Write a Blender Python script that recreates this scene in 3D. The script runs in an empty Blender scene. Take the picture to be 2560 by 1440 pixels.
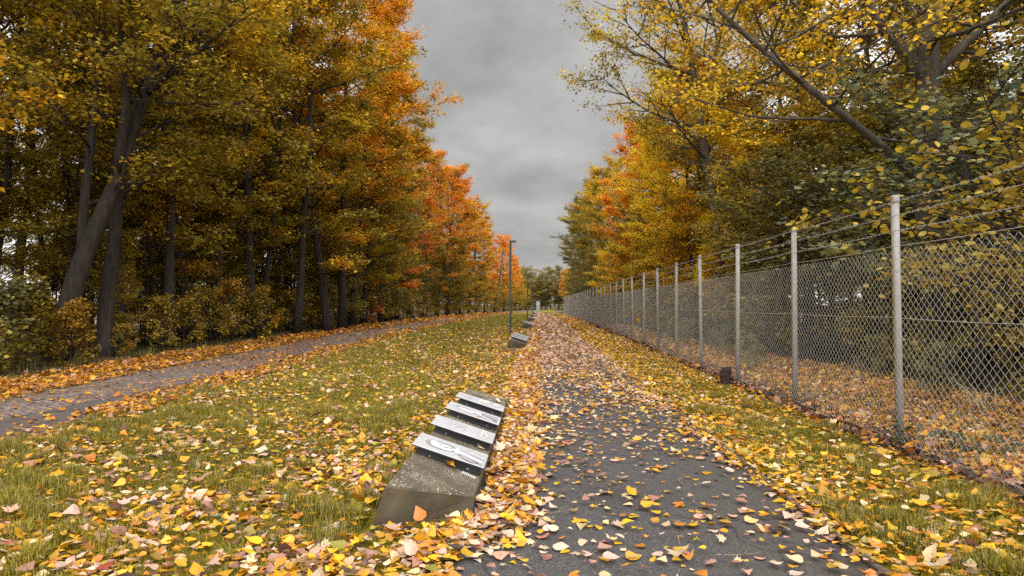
import bpy, math, random
import numpy as np

R = math.radians
rng = np.random.default_rng(7)
random.seed(7)
scene = bpy.context.scene
COL = scene.collection
F = 1700.0          # focal length in photo pixels
EYE = 1.45

# ------------------------------------------------------------------ helpers
def link(o, parent=None):
    COL.objects.link(o)
    if parent is not None:
        o.parent = parent
    return o

def tag(o, label=None, cat=None, group=None, kind=None):
    if label: o['label'] = label
    if cat: o['category'] = cat
    if group: o['group'] = group
    if kind: o['kind'] = kind
    return o

def empty(name, loc=(0, 0, 0), rz=0.0, label=None, cat=None, group=None):
    o = bpy.data.objects.new(name, None)
    o.location = loc
    o.rotation_euler = (0, 0, rz)
    o.empty_display_size = 0.2
    link(o)
    return tag(o, label, cat, group)

class MB:
    """collects geometry for ONE mesh"""
    def __init__(self):
        self.v = []; self.n = 0; self.loops = []; self.tot = []; self.mi = []; self.col = []; self.hascol = False
    def add(self, V, faces, mi=0, col=None):
        V = np.asarray(V, float).reshape(-1, 3)
        off = self.n
        self.v.append(V); self.n += len(V)
        if isinstance(faces, np.ndarray):
            self.loops.append((faces + off).ravel()); self.tot.append(np.full(len(faces), faces.shape[1]))
            self.mi.append(np.full(len(faces), mi))
        else:
            for f in faces:
                self.loops.append(np.array(f) + off); self.tot.append(np.array([len(f)])); self.mi.append(np.array([mi]))
        if col is not None:
            self.hascol = True
            self.col.append(np.asarray(col, float).reshape(-1, 3))
        else:
            self.col.append(np.full((len(V), 3), 0.5))
    def box(self, c, s, rz=0.0, mi=0, bev=0.0):
        x, y, z = [q / 2 for q in s]
        if bev <= 0:
            V = np.array([[-x,-y,-z],[x,-y,-z],[x,y,-z],[-x,y,-z],[-x,-y,z],[x,-y,z],[x,y,z],[-x,y,z]])
            Fc = np.array([[0,3,2,1],[4,5,6,7],[0,1,5,4],[1,2,6,5],[2,3,7,6],[3,0,4,7]])
        else:
            b = bev
            ring = lambda zz, i: [[-x+i,-y+i,zz],[x-i,-y+i,zz],[x-i,y-i,zz],[-x+i,y-i,zz]]
            V = np.array(ring(-z, b) + ring(-z+b, 0) + ring(z-b, 0) + ring(z, b))
            Fc = [[0,3,2,1],[12,13,14,15]]
            for k in range(3):
                for j in range(4):
                    a = k*4+j; bb = k*4+(j+1)%4
                    Fc.append([a, bb, bb+4, a+4])
            Fc = np.array(Fc)
        ca, sa = math.cos(rz), math.sin(rz)
        V = np.stack([V[:,0]*ca - V[:,1]*sa, V[:,0]*sa + V[:,1]*ca, V[:,2]], 1) + np.array(c)
        self.add(V, Fc, mi)
    def tube(self, pts, rad, sides=6, cap=True, mi=0):
        P = np.asarray(pts, float); n = len(P)
        rad = np.broadcast_to(np.asarray(rad, float), (n,))
        T = np.gradient(P, axis=0)
        T /= np.linalg.norm(T, axis=1)[:, None] + 1e-9
        ref = np.array([0.31, 0.95, 0.05]) if abs(T[:, 2]).mean() > 0.7 else np.array([0.05, 0.02, 1.0])
        A = np.cross(T, ref); A /= np.linalg.norm(A, axis=1)[:, None] + 1e-9
        B = np.cross(T, A)
        th = np.arange(sides) * 2 * math.pi / sides
        V = P[:, None, :] + rad[:, None, None] * (np.cos(th)[None, :, None] * A[:, None, :] + np.sin(th)[None, :, None] * B[:, None, :])
        i = np.arange(n - 1)[:, None] * sides; j = np.arange(sides)[None, :]; k = (j + 1) % sides
        Fc = np.stack([i + j, i + k, i + sides + k, i + sides + j], -1).reshape(-1, 4)
        self.add(V.reshape(-1, 3), Fc, mi)
        if cap and sides > 2:
            self.loops.append(np.arange(sides)[::-1] + self.n - n * sides); self.tot.append(np.array([sides])); self.mi.append(np.array([mi]))
            self.loops.append(np.arange(sides) + self.n - sides); self.tot.append(np.array([sides])); self.mi.append(np.array([mi]))
    def mesh(self, name, mats, smooth=False):
        me = bpy.data.meshes.new(name)
        V = np.concatenate(self.v); L = np.concatenate(self.loops).astype(np.int32); Tt = np.concatenate(self.tot).astype(np.int32)
        me.vertices.add(len(V)); me.vertices.foreach_set('co', V.astype(np.float32).ravel())
        me.loops.add(len(L)); me.loops.foreach_set('vertex_index', L)
        me.polygons.add(len(Tt))
        st = np.concatenate([[0], np.cumsum(Tt)[:-1]]).astype(np.int32)
        me.polygons.foreach_set('loop_start', st)
        me.polygons.foreach_set('loop_total', Tt)
        me.polygons.foreach_set('material_index', np.concatenate(self.mi).astype(np.int32))
        me.polygons.foreach_set('use_smooth', np.full(len(Tt), smooth))
        if self.hascol:
            C = np.concatenate(self.col)
            at = me.attributes.new('tint', 'FLOAT_COLOR', 'POINT')
            at.data.foreach_set('color', np.concatenate([C, np.ones((len(C), 1))], 1).astype(np.float32).ravel())
        me.update(calc_edges=True)
        for m in (mats if isinstance(mats, (list, tuple)) else [mats]):
            me.materials.append(m)
        return me
    def build(self, name, mats, parent=None, smooth=False):
        return link(bpy.data.objects.new(name, self.mesh(name, mats, smooth)), parent)

# ------------------------------------------------------------------ materials
def nmat(name):
    m = bpy.data.materials.new(name); m.use_nodes = True
    nt = m.node_tree; nt.nodes.clear()
    return m, nt
def N(nt, t, **kw):
    n = nt.nodes.new(t)
    for k, v in kw.items():
        if k == 'ins':
            for a, b in v.items(): n.inputs[a].default_value = b
        else: setattr(n, k, v)
    return n
def L(nt, a, b): nt.links.new(a, b)
def ramp(nt, fac, stops):
    r = N(nt, 'ShaderNodeValToRGB'); e = r.color_ramp.elements
    while len(e) > 1: e.remove(e[-1])
    e[0].position = stops[0][0]; e[0].color = (*stops[0][1], 1)
    for p, c in stops[1:]:
        q = e.new(p); q.color = (*c, 1)
    L(nt, fac, r.inputs[0]); return r.outputs[0]
def noise(nt, vec, scale, detail=4, rough=0.6, out=0):
    n = N(nt, 'ShaderNodeTexNoise', ins={'Scale': scale, 'Detail': detail, 'Roughness': rough})
    if vec is not None: L(nt, vec, n.inputs['Vector'])
    return n.outputs[out]
def mixc(nt, fac, a, b, mode='MIX'):
    m = N(nt, 'ShaderNodeMix', data_type='RGBA', blend_type=mode)
    for s, v in ((m.inputs[0], fac), (m.inputs[6], a), (m.inputs[7], b)):
        if hasattr(v, 'is_linked'): L(nt, v, s)
        elif isinstance(v, (int, float)): s.default_value = v
        else: s.default_value = (*v, 1)
    return m.outputs[2]
def math_(nt, op, a, b=0.0, c=0.0, clamp=False):
    m = N(nt, 'ShaderNodeMath', operation=op, use_clamp=clamp)
    for s, v in zip(m.inputs, (a, b, c)):
        if hasattr(v, 'is_linked'): L(nt, v, s)
        else: s.default_value = v
    return m.outputs[0]
def surf(nt, col, rough=0.8, spec=0.3, metal=0.0, bump=None, bstr=0.3, bdist=0.02):
    p = N(nt, 'ShaderNodeBsdfPrincipled')
    if hasattr(col, 'is_linked'): L(nt, col, p.inputs['Base Color'])
    else: p.inputs['Base Color'].default_value = (*col, 1)
    if hasattr(rough, 'is_linked'): L(nt, rough, p.inputs['Roughness'])
    else: p.inputs['Roughness'].default_value = rough
    p.inputs['Metallic'].default_value = metal
    p.inputs['Specular IOR Level'].default_value = spec
    if bump is not None:
        b = N(nt, 'ShaderNodeBump', ins={'Strength': bstr, 'Distance': bdist}); L(nt, bump, b.inputs['Height'])
        L(nt, b.outputs[0], p.inputs['Normal'])
    o = N(nt, 'ShaderNodeOutputMaterial'); L(nt, p.outputs[0], o.inputs[0])
    return p
def coord(nt, kind='Object'):
    return N(nt, 'ShaderNodeTexCoord').outputs[kind]
def gpos(nt):
    return N(nt, 'ShaderNodeNewGeometry').outputs['Position']
def simple(name, base, var=0.25, scale=12, rough=0.7, spec=0.3, metal=0.0, bstr=0.15):
    m, nt = nmat(name); c = coord(nt)
    n = noise(nt, c, scale)
    lo = tuple(b * (1 - var) for b in base); hi = tuple(min(1, b * (1 + var)) for b in base)
    surf(nt, ramp(nt, n, [(0.3, lo), (0.7, hi)]), rough, spec, metal, noise(nt, c, scale * 6), bstr, 0.01)
    return m

def leaf_shader(nt, col, transl=0.35, gloss=0.06):
    d = N(nt, 'ShaderNodeBsdfDiffuse'); t = N(nt, 'ShaderNodeBsdfTranslucent'); g = N(nt, 'ShaderNodeBsdfGlossy', ins={'Roughness': 0.45})
    L(nt, col, d.inputs[0]); L(nt, col, t.inputs[0])
    m1 = N(nt, 'ShaderNodeMixShader', ins={0: transl}); L(nt, d.outputs[0], m1.inputs[1]); L(nt, t.outputs[0], m1.inputs[2])
    m2 = N(nt, 'ShaderNodeMixShader', ins={0: gloss}); L(nt, m1.outputs[0], m2.inputs[1]); L(nt, g.outputs[0], m2.inputs[2])
    o = N(nt, 'ShaderNodeOutputMaterial'); L(nt, m2.outputs[0], o.inputs[0])

def make_tree_leaf():
    m, nt = nmat('autumn_leaf')
    oi = N(nt, 'ShaderNodeObjectInfo')
    at = N(nt, 'ShaderNodeAttribute', attribute_name='tint')
    sep = N(nt, 'ShaderNodeSeparateColor'); L(nt, at.outputs['Color'], sep.inputs[0])
    rnd, patch, outer = sep.outputs
    # alpha of the object colour = share of leaves still green
    k = math_(nt, 'SUBTRACT', oi.outputs['Alpha'], patch)
    k = math_(nt, 'MULTIPLY_ADD', k, 3.0, 0.5)
    k = math_(nt, 'ADD', k, math_(nt, 'MULTIPLY_ADD', rnd, 0.7, -0.35), clamp=True)
    green = mixc(nt, rnd, (0.17, 0.150, 0.024), (0.30, 0.222, 0.024))
    c = mixc(nt, k, oi.outputs['Color'], green)
    r2 = math_(nt, 'FRACT', math_(nt, 'MULTIPLY', rnd, 7.31))
    c = mixc(nt, math_(nt, 'MULTIPLY', r2, 0.3), c, (0.72, 0.46, 0.03))
    r3 = math_(nt, 'FRACT', math_(nt, 'MULTIPLY', rnd, 23.7))
    hs = N(nt, 'ShaderNodeHueSaturation'); L(nt, c, hs.inputs['Color'])
    L(nt, math_(nt, 'MULTIPLY_ADD', r3, 1.2, 0.42), hs.inputs['Value'])
    L(nt, math_(nt, 'MULTIPLY_ADD', r2, 0.03, 0.485), hs.inputs['Hue'])
    leaf_shader(nt, hs.outputs[0], 0.42, 0.04)
    return m
M_LEAF = make_tree_leaf()

def make_tint_leaf(name, transl, gloss):
    m, nt = nmat(name)
    at = N(nt, 'ShaderNodeAttribute', attribute_name='tint')
    n = noise(nt, gpos(nt), 75, 4)
    c = mixc(nt, math_(nt, 'MULTIPLY_ADD', n, 1.4, -0.45, clamp=True), at.outputs['Color'], mixc(nt, 1.0, at.outputs['Color'], (0.62, 0.5, 0.42), 'MULTIPLY'))
    leaf_shader(nt, c, transl, gloss)
    return m
M_FALLEN = make_tint_leaf('fallen_leaf', 0.15, 0.05)
M_GRASS = make_tint_leaf('grass_blade', 0.3, 0.04)

def make_bark(name, a, b, scale=9):
    m, nt = nmat(name); c = coord(nt)
    mp = N(nt, 'ShaderNodeMapping'); L(nt, c, mp.inputs[0]); mp.inputs['Scale'].default_value = (1, 1, 0.16)
    n1 = noise(nt, mp.outputs[0], scale, 6, 0.65); n2 = noise(nt, c, 1.3, 3)
    col = ramp(nt, n1, [(0.3, a), (0.66, b)])
    col = mixc(nt, math_(nt, 'MULTIPLY', n2, 0.35), col, (0.06, 0.055, 0.035))
    surf(nt, col, 0.9, 0.2, 0, n1, 0.9, 0.05)
    return m
M_BARK = make_bark('brown_bark', (0.015, 0.012, 0.012), (0.060, 0.046, 0.042))
M_BARK_MID = make_bark('grey_brown_bark', (0.055, 0.045, 0.037), (0.15, 0.125, 0.10), 8)
M_BARK_GREY = make_bark('grey_bark', (0.10, 0.09, 0.075), (0.26, 0.235, 0.20), 7)

def make_ground():
    m, nt = nmat('forest_floor'); p = gpos(nt)
    n1 = noise(nt, p, 14, 5, 0.7); n2 = noise(nt, p, 0.5, 3)
    c = ramp(nt, n1, [(0.3, (0.035, 0.026, 0.018)), (0.52, (0.10, 0.062, 0.030)), (0.68, (0.24, 0.14, 0.055))])
    c = mixc(nt, ramp(nt, n2, [(0.42, (0, 0, 0)), (0.62, (1, 1, 1))]), c, ramp(nt, n1, [(0.35, (0.05, 0.05, 0.02)), (0.65, (0.12, 0.11, 0.035))]))
    surf(nt, c, 0.95, 0.1, 0, n1, 0.8, 0.05); return m
M_GROUND = make_ground()
def make_lawn():
    m, nt = nmat('lawn_turf'); p = gpos(nt)
    n1 = noise(nt, p, 40, 5, 0.7); n2 = noise(nt, p, 0.7, 3); n3 = noise(nt, p, 5, 3)
    c = ramp(nt, n1, [(0.3, (0.05, 0.043, 0.012)), (0.55, (0.19, 0.165, 0.016)), (0.72, (0.37, 0.31, 0.03))])
    c = mixc(nt, ramp(nt, n2, [(0.4, (0, 0, 0)), (0.65, (0.6, 0.6, 0.6))]), c, (0.30, 0.245, 0.025))
    c = mixc(nt, ramp(nt, n3, [(0.55, (0, 0, 0)), (0.7, (0.4, 0.4, 0.4))]), c, (0.09, 0.075, 0.02))
    surf(nt, c, 0.95, 0.1, 0, n1, 0.8, 0.04); return m
M_LAWN = make_lawn()
def N_noise_color(nt, p, sc):
    n = N(nt, 'ShaderNodeTexNoise', ins={'Scale': sc, 'Detail': 3}); L(nt, p, n.inputs[0]); return n.outputs['Color']
def make_asphalt(name, tone=1.0, brown=0.5):
    m, nt = nmat(name); p = gpos(nt)
    v = N(nt, 'ShaderNodeTexVoronoi', ins={'Scale': 150.0}); L(nt, p, v.inputs['Vector'])
    g = N(nt, 'ShaderNodeSeparateColor'); L(nt, v.outputs['Color'], g.inputs[0])
    n1 = noise(nt, p, 190, 2); n2 = noise(nt, p, 1.1, 4); n3 = noise(nt, p, 9, 4)
    c = ramp(nt, g.outputs[0], [(0.0, (0.034*tone, 0.032*tone, 0.033*tone)), (0.6, (0.072*tone, 0.067*tone, 0.067*tone)), (0.93, (0.10*tone, 0.093*tone, 0.09*tone)), (1.0, (0.20*tone, 0.185*tone, 0.18*tone))])
    sp = N(nt, 'ShaderNodeSeparateXYZ'); L(nt, p, sp.inputs[0])
    side = math_(nt, 'MULTIPLY_ADD', sp.outputs[0], 0.8, -0.55, clamp=True)
    st = math_(nt, 'MULTIPLY', math_(nt, 'ADD', side, math_(nt, 'MULTIPLY_ADD', n2, 1.6, -0.75)), brown, clamp=True)
    c = mixc(nt, st, c, mixc(nt, n3, (0.045, 0.036, 0.026), (0.095, 0.076, 0.055)))
    vc = N(nt, 'ShaderNodeTexVoronoi', feature='DISTANCE_TO_EDGE', ins={'Scale': .55}); wv = N(nt, 'ShaderNodeVectorMath', operation='MULTIPLY_ADD')
    L(nt, N_noise_color(nt, p, 2.2), wv.inputs[0]); wv.inputs[1].default_value = (.5, .5, 0); L(nt, p, wv.inputs[2]); L(nt, wv.outputs[0], vc.inputs['Vector'])
    crack = ramp(nt, vc.outputs['Distance'], [(0.0, (.75, .75, .75)), (0.006, (0, 0, 0))])
    c = mixc(nt, crack, c, (0.016, 0.015, 0.014))
    n5 = noise(nt, p, .55, 3)
    c = mixc(nt, ramp(nt, n5, [(.50, (0, 0, 0)), (.62, (.55, .55, .55))]), c, mixc(nt, 1.0, c, (.55, .53, .52), 'MULTIPLY'))
    surf(nt, c, ramp(nt, n2, [(0.3, (0.6, 0.6, 0.6)), (0.7, (0.85, 0.85, 0.85))]), 0.35, 0, math_(nt, 'ADD', g.outputs[1], n1), 0.6, 0.004)
    return m
M_ASPHALT = make_asphalt('worn_asphalt')
M_STRIP = simple('smooth_brown_asphalt', (0.088, 0.072, 0.066), .3, 5, .85, .25, 0, .2)
def make_pavers():
    m, nt = nmat('herringbone_pavers'); p = gpos(nt)
    # herringbone of 2:1 stones, worked out on a square grid of half stones
    mp = N(nt, 'ShaderNodeMapping'); L(nt, p, mp.inputs[0]); mp.inputs['Rotation'].default_value = (0, 0, R(38)); mp.inputs['Scale'].default_value = (9.0, 9.0, 9.0)
    w = N(nt, 'ShaderNodeTexNoise', ins={'Scale': .35}); L(nt, mp.outputs[0], w.inputs[0])
    v = N(nt, 'ShaderNodeVectorMath', operation='MULTIPLY_ADD'); L(nt, w.outputs['Color'], v.inputs[0]); v.inputs[1].default_value = (.5, .5, 0); L(nt, mp.outputs[0], v.inputs[2])
    q = N(nt, 'ShaderNodeSeparateXYZ'); L(nt, v.outputs[0], q.inputs[0])
    ix, iy = math_(nt, 'FLOOR', q.outputs[0]), math_(nt, 'FLOOR', q.outputs[1]); fx, fy = math_(nt, 'FRACT', q.outputs[0]), math_(nt, 'FRACT', q.outputs[1])
    k = math_(nt, 'FLOORED_MODULO', math_(nt, 'SUBTRACT', ix, iy), 4.0)
    is_ = [math_(nt, 'COMPARE', k, float(j), .3) for j in range(4)]
    dl = math_(nt, 'ADD', fx, is_[1]); dr = math_(nt, 'ADD', math_(nt, 'SUBTRACT', 1.0, fx), is_[0])
    db = math_(nt, 'ADD', fy, is_[2]); dt = math_(nt, 'ADD', math_(nt, 'SUBTRACT', 1.0, fy), is_[3])
    dist = math_(nt, 'MINIMUM', math_(nt, 'MINIMUM', dl, dr), math_(nt, 'MINIMUM', db, dt))
    idv = N(nt, 'ShaderNodeCombineXYZ'); L(nt, math_(nt, 'SUBTRACT', ix, is_[1]), idv.inputs[0]); L(nt, math_(nt, 'SUBTRACT', iy, is_[2]), idv.inputs[1])
    wn = N(nt, 'ShaderNodeTexWhiteNoise', noise_dimensions='3D'); L(nt, idv.outputs[0], wn.inputs['Vector'])
    stone = ramp(nt, wn.outputs['Value'], [(0, (.16, .122, .108)), (.5, (.215, .165, .147)), (1, (.28, .215, .19))])
    joint = ramp(nt, dist, [(.05, (1, 1, 1)), (.13, (0, 0, 0))])
    bcol = mixc(nt, joint, stone, (.055, .042, .036))
    n1 = noise(nt, p, 60, 4); n2 = noise(nt, p, 0.8, 4)
    c = mixc(nt, 0.5, bcol, ramp(nt, n1, [(0.3, (0.5, 0.5, 0.5)), (0.7, (1, 1, 1))]), 'MULTIPLY')
    c = mixc(nt, ramp(nt, n2, [(0.45, (0, 0, 0)), (0.7, (0.55, 0.55, 0.55))]), c, (0.12, 0.093, 0.08))
    h = math_(nt, 'MULTIPLY_ADD', joint, -1.0, math_(nt, 'MULTIPLY', n1, 0.25))
    surf(nt, c, 0.8, 0.3, 0, h, 0.7, 0.008); return m
M_PAVER = make_pavers()
def make_concrete():
    m, nt = nmat('lichen_concrete'); c = coord(nt)
    n1 = noise(nt, c, 4, 5); n2 = noise(nt, c, 60, 4)
    g = N(nt, 'ShaderNodeNewGeometry'); sn = N(nt, 'ShaderNodeSeparateXYZ'); L(nt, g.outputs['Normal'], sn.inputs[0])
    col = ramp(nt, n1, [(0.3, (0.075, 0.060, 0.040)), (0.7, (0.165, 0.137, 0.096))])
    col = mixc(nt, 0.5, col, ramp(nt, n2, [(0.3, (0.5, 0.5, 0.5)), (0.7, (1, 1, 1))]), 'MULTIPLY')
    vo = N(nt, 'ShaderNodeTexVoronoi', ins={'Scale': 34.0}); L(nt, c, vo.inputs['Vector'])
    spots = ramp(nt, math_(nt, 'ADD', vo.outputs['Distance'], math_(nt, 'MULTIPLY_ADD', noise(nt, c, 2.6, 3), -0.9, 0.46)), [(0.14, (1, 1, 1)), (0.22, (0, 0, 0))])
    vo2 = N(nt, 'ShaderNodeTexVoronoi', ins={'Scale': 75.0}); L(nt, c, vo2.inputs['Vector'])
    spots2 = ramp(nt, math_(nt, 'ADD', vo2.outputs['Distance'], math_(nt, 'MULTIPLY_ADD', noise(nt, c, 3.6, 3), -0.9, 0.44)), [(0.14, (1, 1, 1)), (0.22, (0, 0, 0))])
    spots = mixc(nt, 1.0, spots, spots2, 'LIGHTEN')
    spots = math_(nt, 'MULTIPLY', spots, math_(nt, 'MULTIPLY_ADD', sn.outputs[2], 0.85, 0.15, clamp=True))
    mp = N(nt, 'ShaderNodeMapping'); L(nt, c, mp.inputs[0]); mp.inputs['Scale'].default_value = (1, 1, 0.12)
    streak = ramp(nt, noise(nt, mp.outputs[0], 7, 3), [(0.55, (0, 0, 0)), (0.72, (0.7, 0.7, 0.7))])
    vert = math_(nt, 'SUBTRACT', 1.0, math_(nt, 'ABSOLUTE', sn.outputs[2]))
    col = mixc(nt, math_(nt, 'MULTIPLY', streak, vert), col, (0.16, 0.10, 0.025))
    col = mixc(nt, spots, col, (0.56, 0.51, 0.42))
    surf(nt, col, 0.85, 0.25, 0, n2, 0.35, 0.006); return m
M_CONC = make_concrete()
def make_post():
    m, nt = nmat('fence_post_paint'); p = gpos(nt); g = N(nt, 'ShaderNodeNewGeometry')
    sn = N(nt, 'ShaderNodeSeparateXYZ'); L(nt, g.outputs['Normal'], sn.inputs[0]); sp = N(nt, 'ShaderNodeSeparateXYZ'); L(nt, p, sp.inputs[0])
    n = noise(nt, p, 18, 5)
    c = ramp(nt, n, [(0.3, (0.22, 0.212, 0.20)), (0.7, (0.33, 0.32, 0.305))])
    moss = math_(nt, 'MULTIPLY_ADD', sn.outputs[0], -3.0, -1.9)
    moss = math_(nt, 'ADD', moss, math_(nt, 'MULTIPLY_ADD', n, 2.0, -1.0), clamp=True)
    c = mixc(nt, moss, c, (0.20, 0.14, 0.035))
    dirt = math_(nt, 'MULTIPLY_ADD', sp.outputs[2], -2.4, 1.0)
    dirt = math_(nt, 'ADD', dirt, math_(nt, 'MULTIPLY_ADD', n, 1.2, -0.6), clamp=True)
    c = mixc(nt, dirt, c, (0.13, 0.12, 0.10))
    surf(nt, c, 0.6, 0.4, 0, n, 0.1, 0.01); return m
M_POST = make_post()
M_WIRE = simple('galvanised_wire', (0.40, 0.385, 0.35), 0.25, 30, 0.45, 0.6, 0.0, 0.1)
M_BARB = simple('weathered_barbed_wire', (0.34, 0.33, 0.32), 0.3, 40, 0.5, 0.5, 0.0, 0.1)
M_DARKMETAL = simple('dark_powder_coat', (0.045, 0.05, 0.05), 0.2, 8, 0.5, 0.4, 0.0, 0.05)
M_BRACKET = simple('blackened_bracket', (0.035, 0.037, 0.04), 0.3, 10, 0.45, 0.4, 0.3, 0.05)
M_BOLT = simple('zinc_bolt', (0.30, 0.30, 0.30), 0.2, 20, 0.4, 0.5, 0.7, 0.05)
M_PLATE = simple('pale_plate_face', (0.47, 0.47, 0.49), 0.10, 5, 0.42, 0.5, 0.1, 0.05)
M_PLATE_TEXT = simple('raised_pale_lettering', (0.82, 0.82, 0.83), 0.05, 20, 0.5, 0.4, 0.0, 0.0)
M_PLATE_TEXT2 = simple('faint_grey_lettering', (0.44, 0.44, 0.46), 0.08, 20, 0.5, 0.4, 0.0, 0.0)
M_PICT_DARK = simple('picture_dark_tone', (0.25, 0.25, 0.255), 0.35, 7, 0.45, 0.4, 0.0, 0.0)
M_PICT_MID = simple('picture_mid_tone', (0.42, 0.405, 0.44), 0.2, 9, 0.45, 0.4, 0.0, 0.0)
M_PICT_LIGHT = simple('picture_light_tone', (0.85, 0.85, 0.87), 0.04, 9, 0.45, 0.4, 0.0, 0.0)
M_STICKER = simple('white_sticker', (0.75, 0.74, 0.70), 0.06, 20, 0.5, 0.4, 0.0, 0.0)
M_INK = simple('black_ink', (0.03, 0.03, 0.03), 0.2, 20, 0.6, 0.3, 0.0, 0.0)
M_STELE = simple('pale_blue_grey_panel', (0.30, 0.35, 0.37), 0.15, 3, 0.5, 0.4, 0.0, 0.05)
M_STONE = simple('pale_stone', (0.42, 0.40, 0.37), 0.2, 6, 0.8, 0.2, 0.0, 0.2)
M_EDGE = simple('weathered_path_edging', (0.11, 0.085, 0.065), 0.4, 7, 0.85, 0.2, 0.0, 0.3)
M_STUMP = simple('charred_wood', (0.045, 0.025, 0.022), 0.5, 25, 0.9, 0.2, 0.0, 0.6)
M_TWIG = simple('dry_twig', (0.22, 0.165, 0.115), 0.3, 30, 0.85, 0.2, 0.0, 0.3)
M_NEST = simple('nest_twigs', (0.03, 0.024, 0.02), 0.4, 20, 0.9, 0.1, 0.0, 0.2)
M_REED = simple('dry_reed_blade', (0.33, 0.29, 0.18), 0.3, 20, 0.8, 0.2, 0.0, 0.1)

# ------------------------------------------------------------------ leaf templates (x along the leaf, y across, z up)
def T_kite():
    return np.array([[0,0,0],[.42,-.40,.07],[1,0,-.05],[.42,.40,.07]]), np.array([[0,1,2,3]])
def T_poplar():
    V = [[-.42,-.012,.0],[-.42,.012,.0],[0,.0,0],[.12,-.36,.0],[.36,-.44,.0],[.68,-.22,.0],[1.0,0,0],[.68,.22,.0],[.36,.44,.0],[.12,.36,.0],[.38,0,0]]
    Fc = [[10,2,3],[10,3,4],[10,4,5],[10,5,6],[10,6,7],[10,7,8],[10,8,9],[10,9,2],[0,2,1]]
    return np.array(V), np.array(Fc)
def T_oval():
    V = [[-.2,0,0],[0,0,0],[.18,-.30,.02],[.55,-.40,.03],[.85,-.22,0],[1.0,0,-.06],[.85,.22,0],[.55,.40,.03],[.18,.30,.02],[.5,0,-.02]]
    Fc = [[9,1,2],[9,2,3],[9,3,4],[9,4,5],[9,5,6],[9,6,7],[9,7,8],[9,8,1]]
    return np.array(V), np.array(Fc)
def T_maple():
    o = [(0,0),(.02,-.30),(.12,-.22),(.30,-.62),(.40,-.34),(.62,-.44),(.62,-.18),(1.0,0),(.62,.18),(.62,.44),(.40,.34),(.30,.62),(.12,.22),(.02,.30)]
    V = [[.36,0,.03]] + [[a,b,-.04*abs(b)] for a,b in o]
    n = len(o)
    Fc = [[0,i+1,(i+1)%n+1] for i in range(n)]
    return np.array(V), np.array(Fc)

def scatter(mb, tpl, P, D, Nn, S, col, curl=None, mi=0):
    V, Fc = tpl
    P = np.asarray(P); n = len(P)
    if n == 0: return
    D = D - Nn * np.sum(D * Nn, 1)[:, None]
    D /= np.linalg.norm(D, axis=1)[:, None] + 1e-9
    W = np.cross(Nn, D)
    tx, ty, tz = V[:, 0], V[:, 1], V[:, 2]
    z = np.broadcast_to(tz[None, :], (n, len(V))).copy()
    if curl is not None:
        z += curl[0][:, None] * (ty ** 2)[None, :] + curl[1][:, None] * ((tx - .4) ** 2)[None, :] + curl[2][:, None] * (tx * ty)[None, :]
    Q = P[:, None, :] + S[:, None, None] * (tx[None, :, None] * D[:, None, :] + ty[None, :, None] * W[:, None, :] + z[:, :, None] * Nn[:, None, :])
    FF = (Fc[None] + (np.arange(n) * len(V))[:, None, None]).reshape(-1, Fc.shape[1])
    mb.add(Q.reshape(-1, 3), FF, mi, np.repeat(col, len(V), 0))

def norm(a): return a / (np.linalg.norm(a, axis=-1, keepdims=True) + 1e-9)

# ------------------------------------------------------------------ trees
def bend(p0, d0, length, n, up=0.0, wob=0.15, r=None):
    pts = [np.array(p0, float)]; d = np.array(d0, float); d /= np.linalg.norm(d)
    for i in range(n):
        d = d + np.array([r.gauss(0, wob), r.gauss(0, wob), r.gauss(0, wob * .6) + up])
        d /= np.linalg.norm(d)
        pts.append(pts[-1] + d * length / n)
    return np.array(pts)
def along(P, t):
    x = t * (len(P) - 1); i = min(int(x), len(P) - 2); f = x - i
    return P[i] * (1 - f) + P[i + 1] * f, (P[i + 1] - P[i]) / (np.linalg.norm(P[i + 1] - P[i]) + 1e-9)

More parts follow.
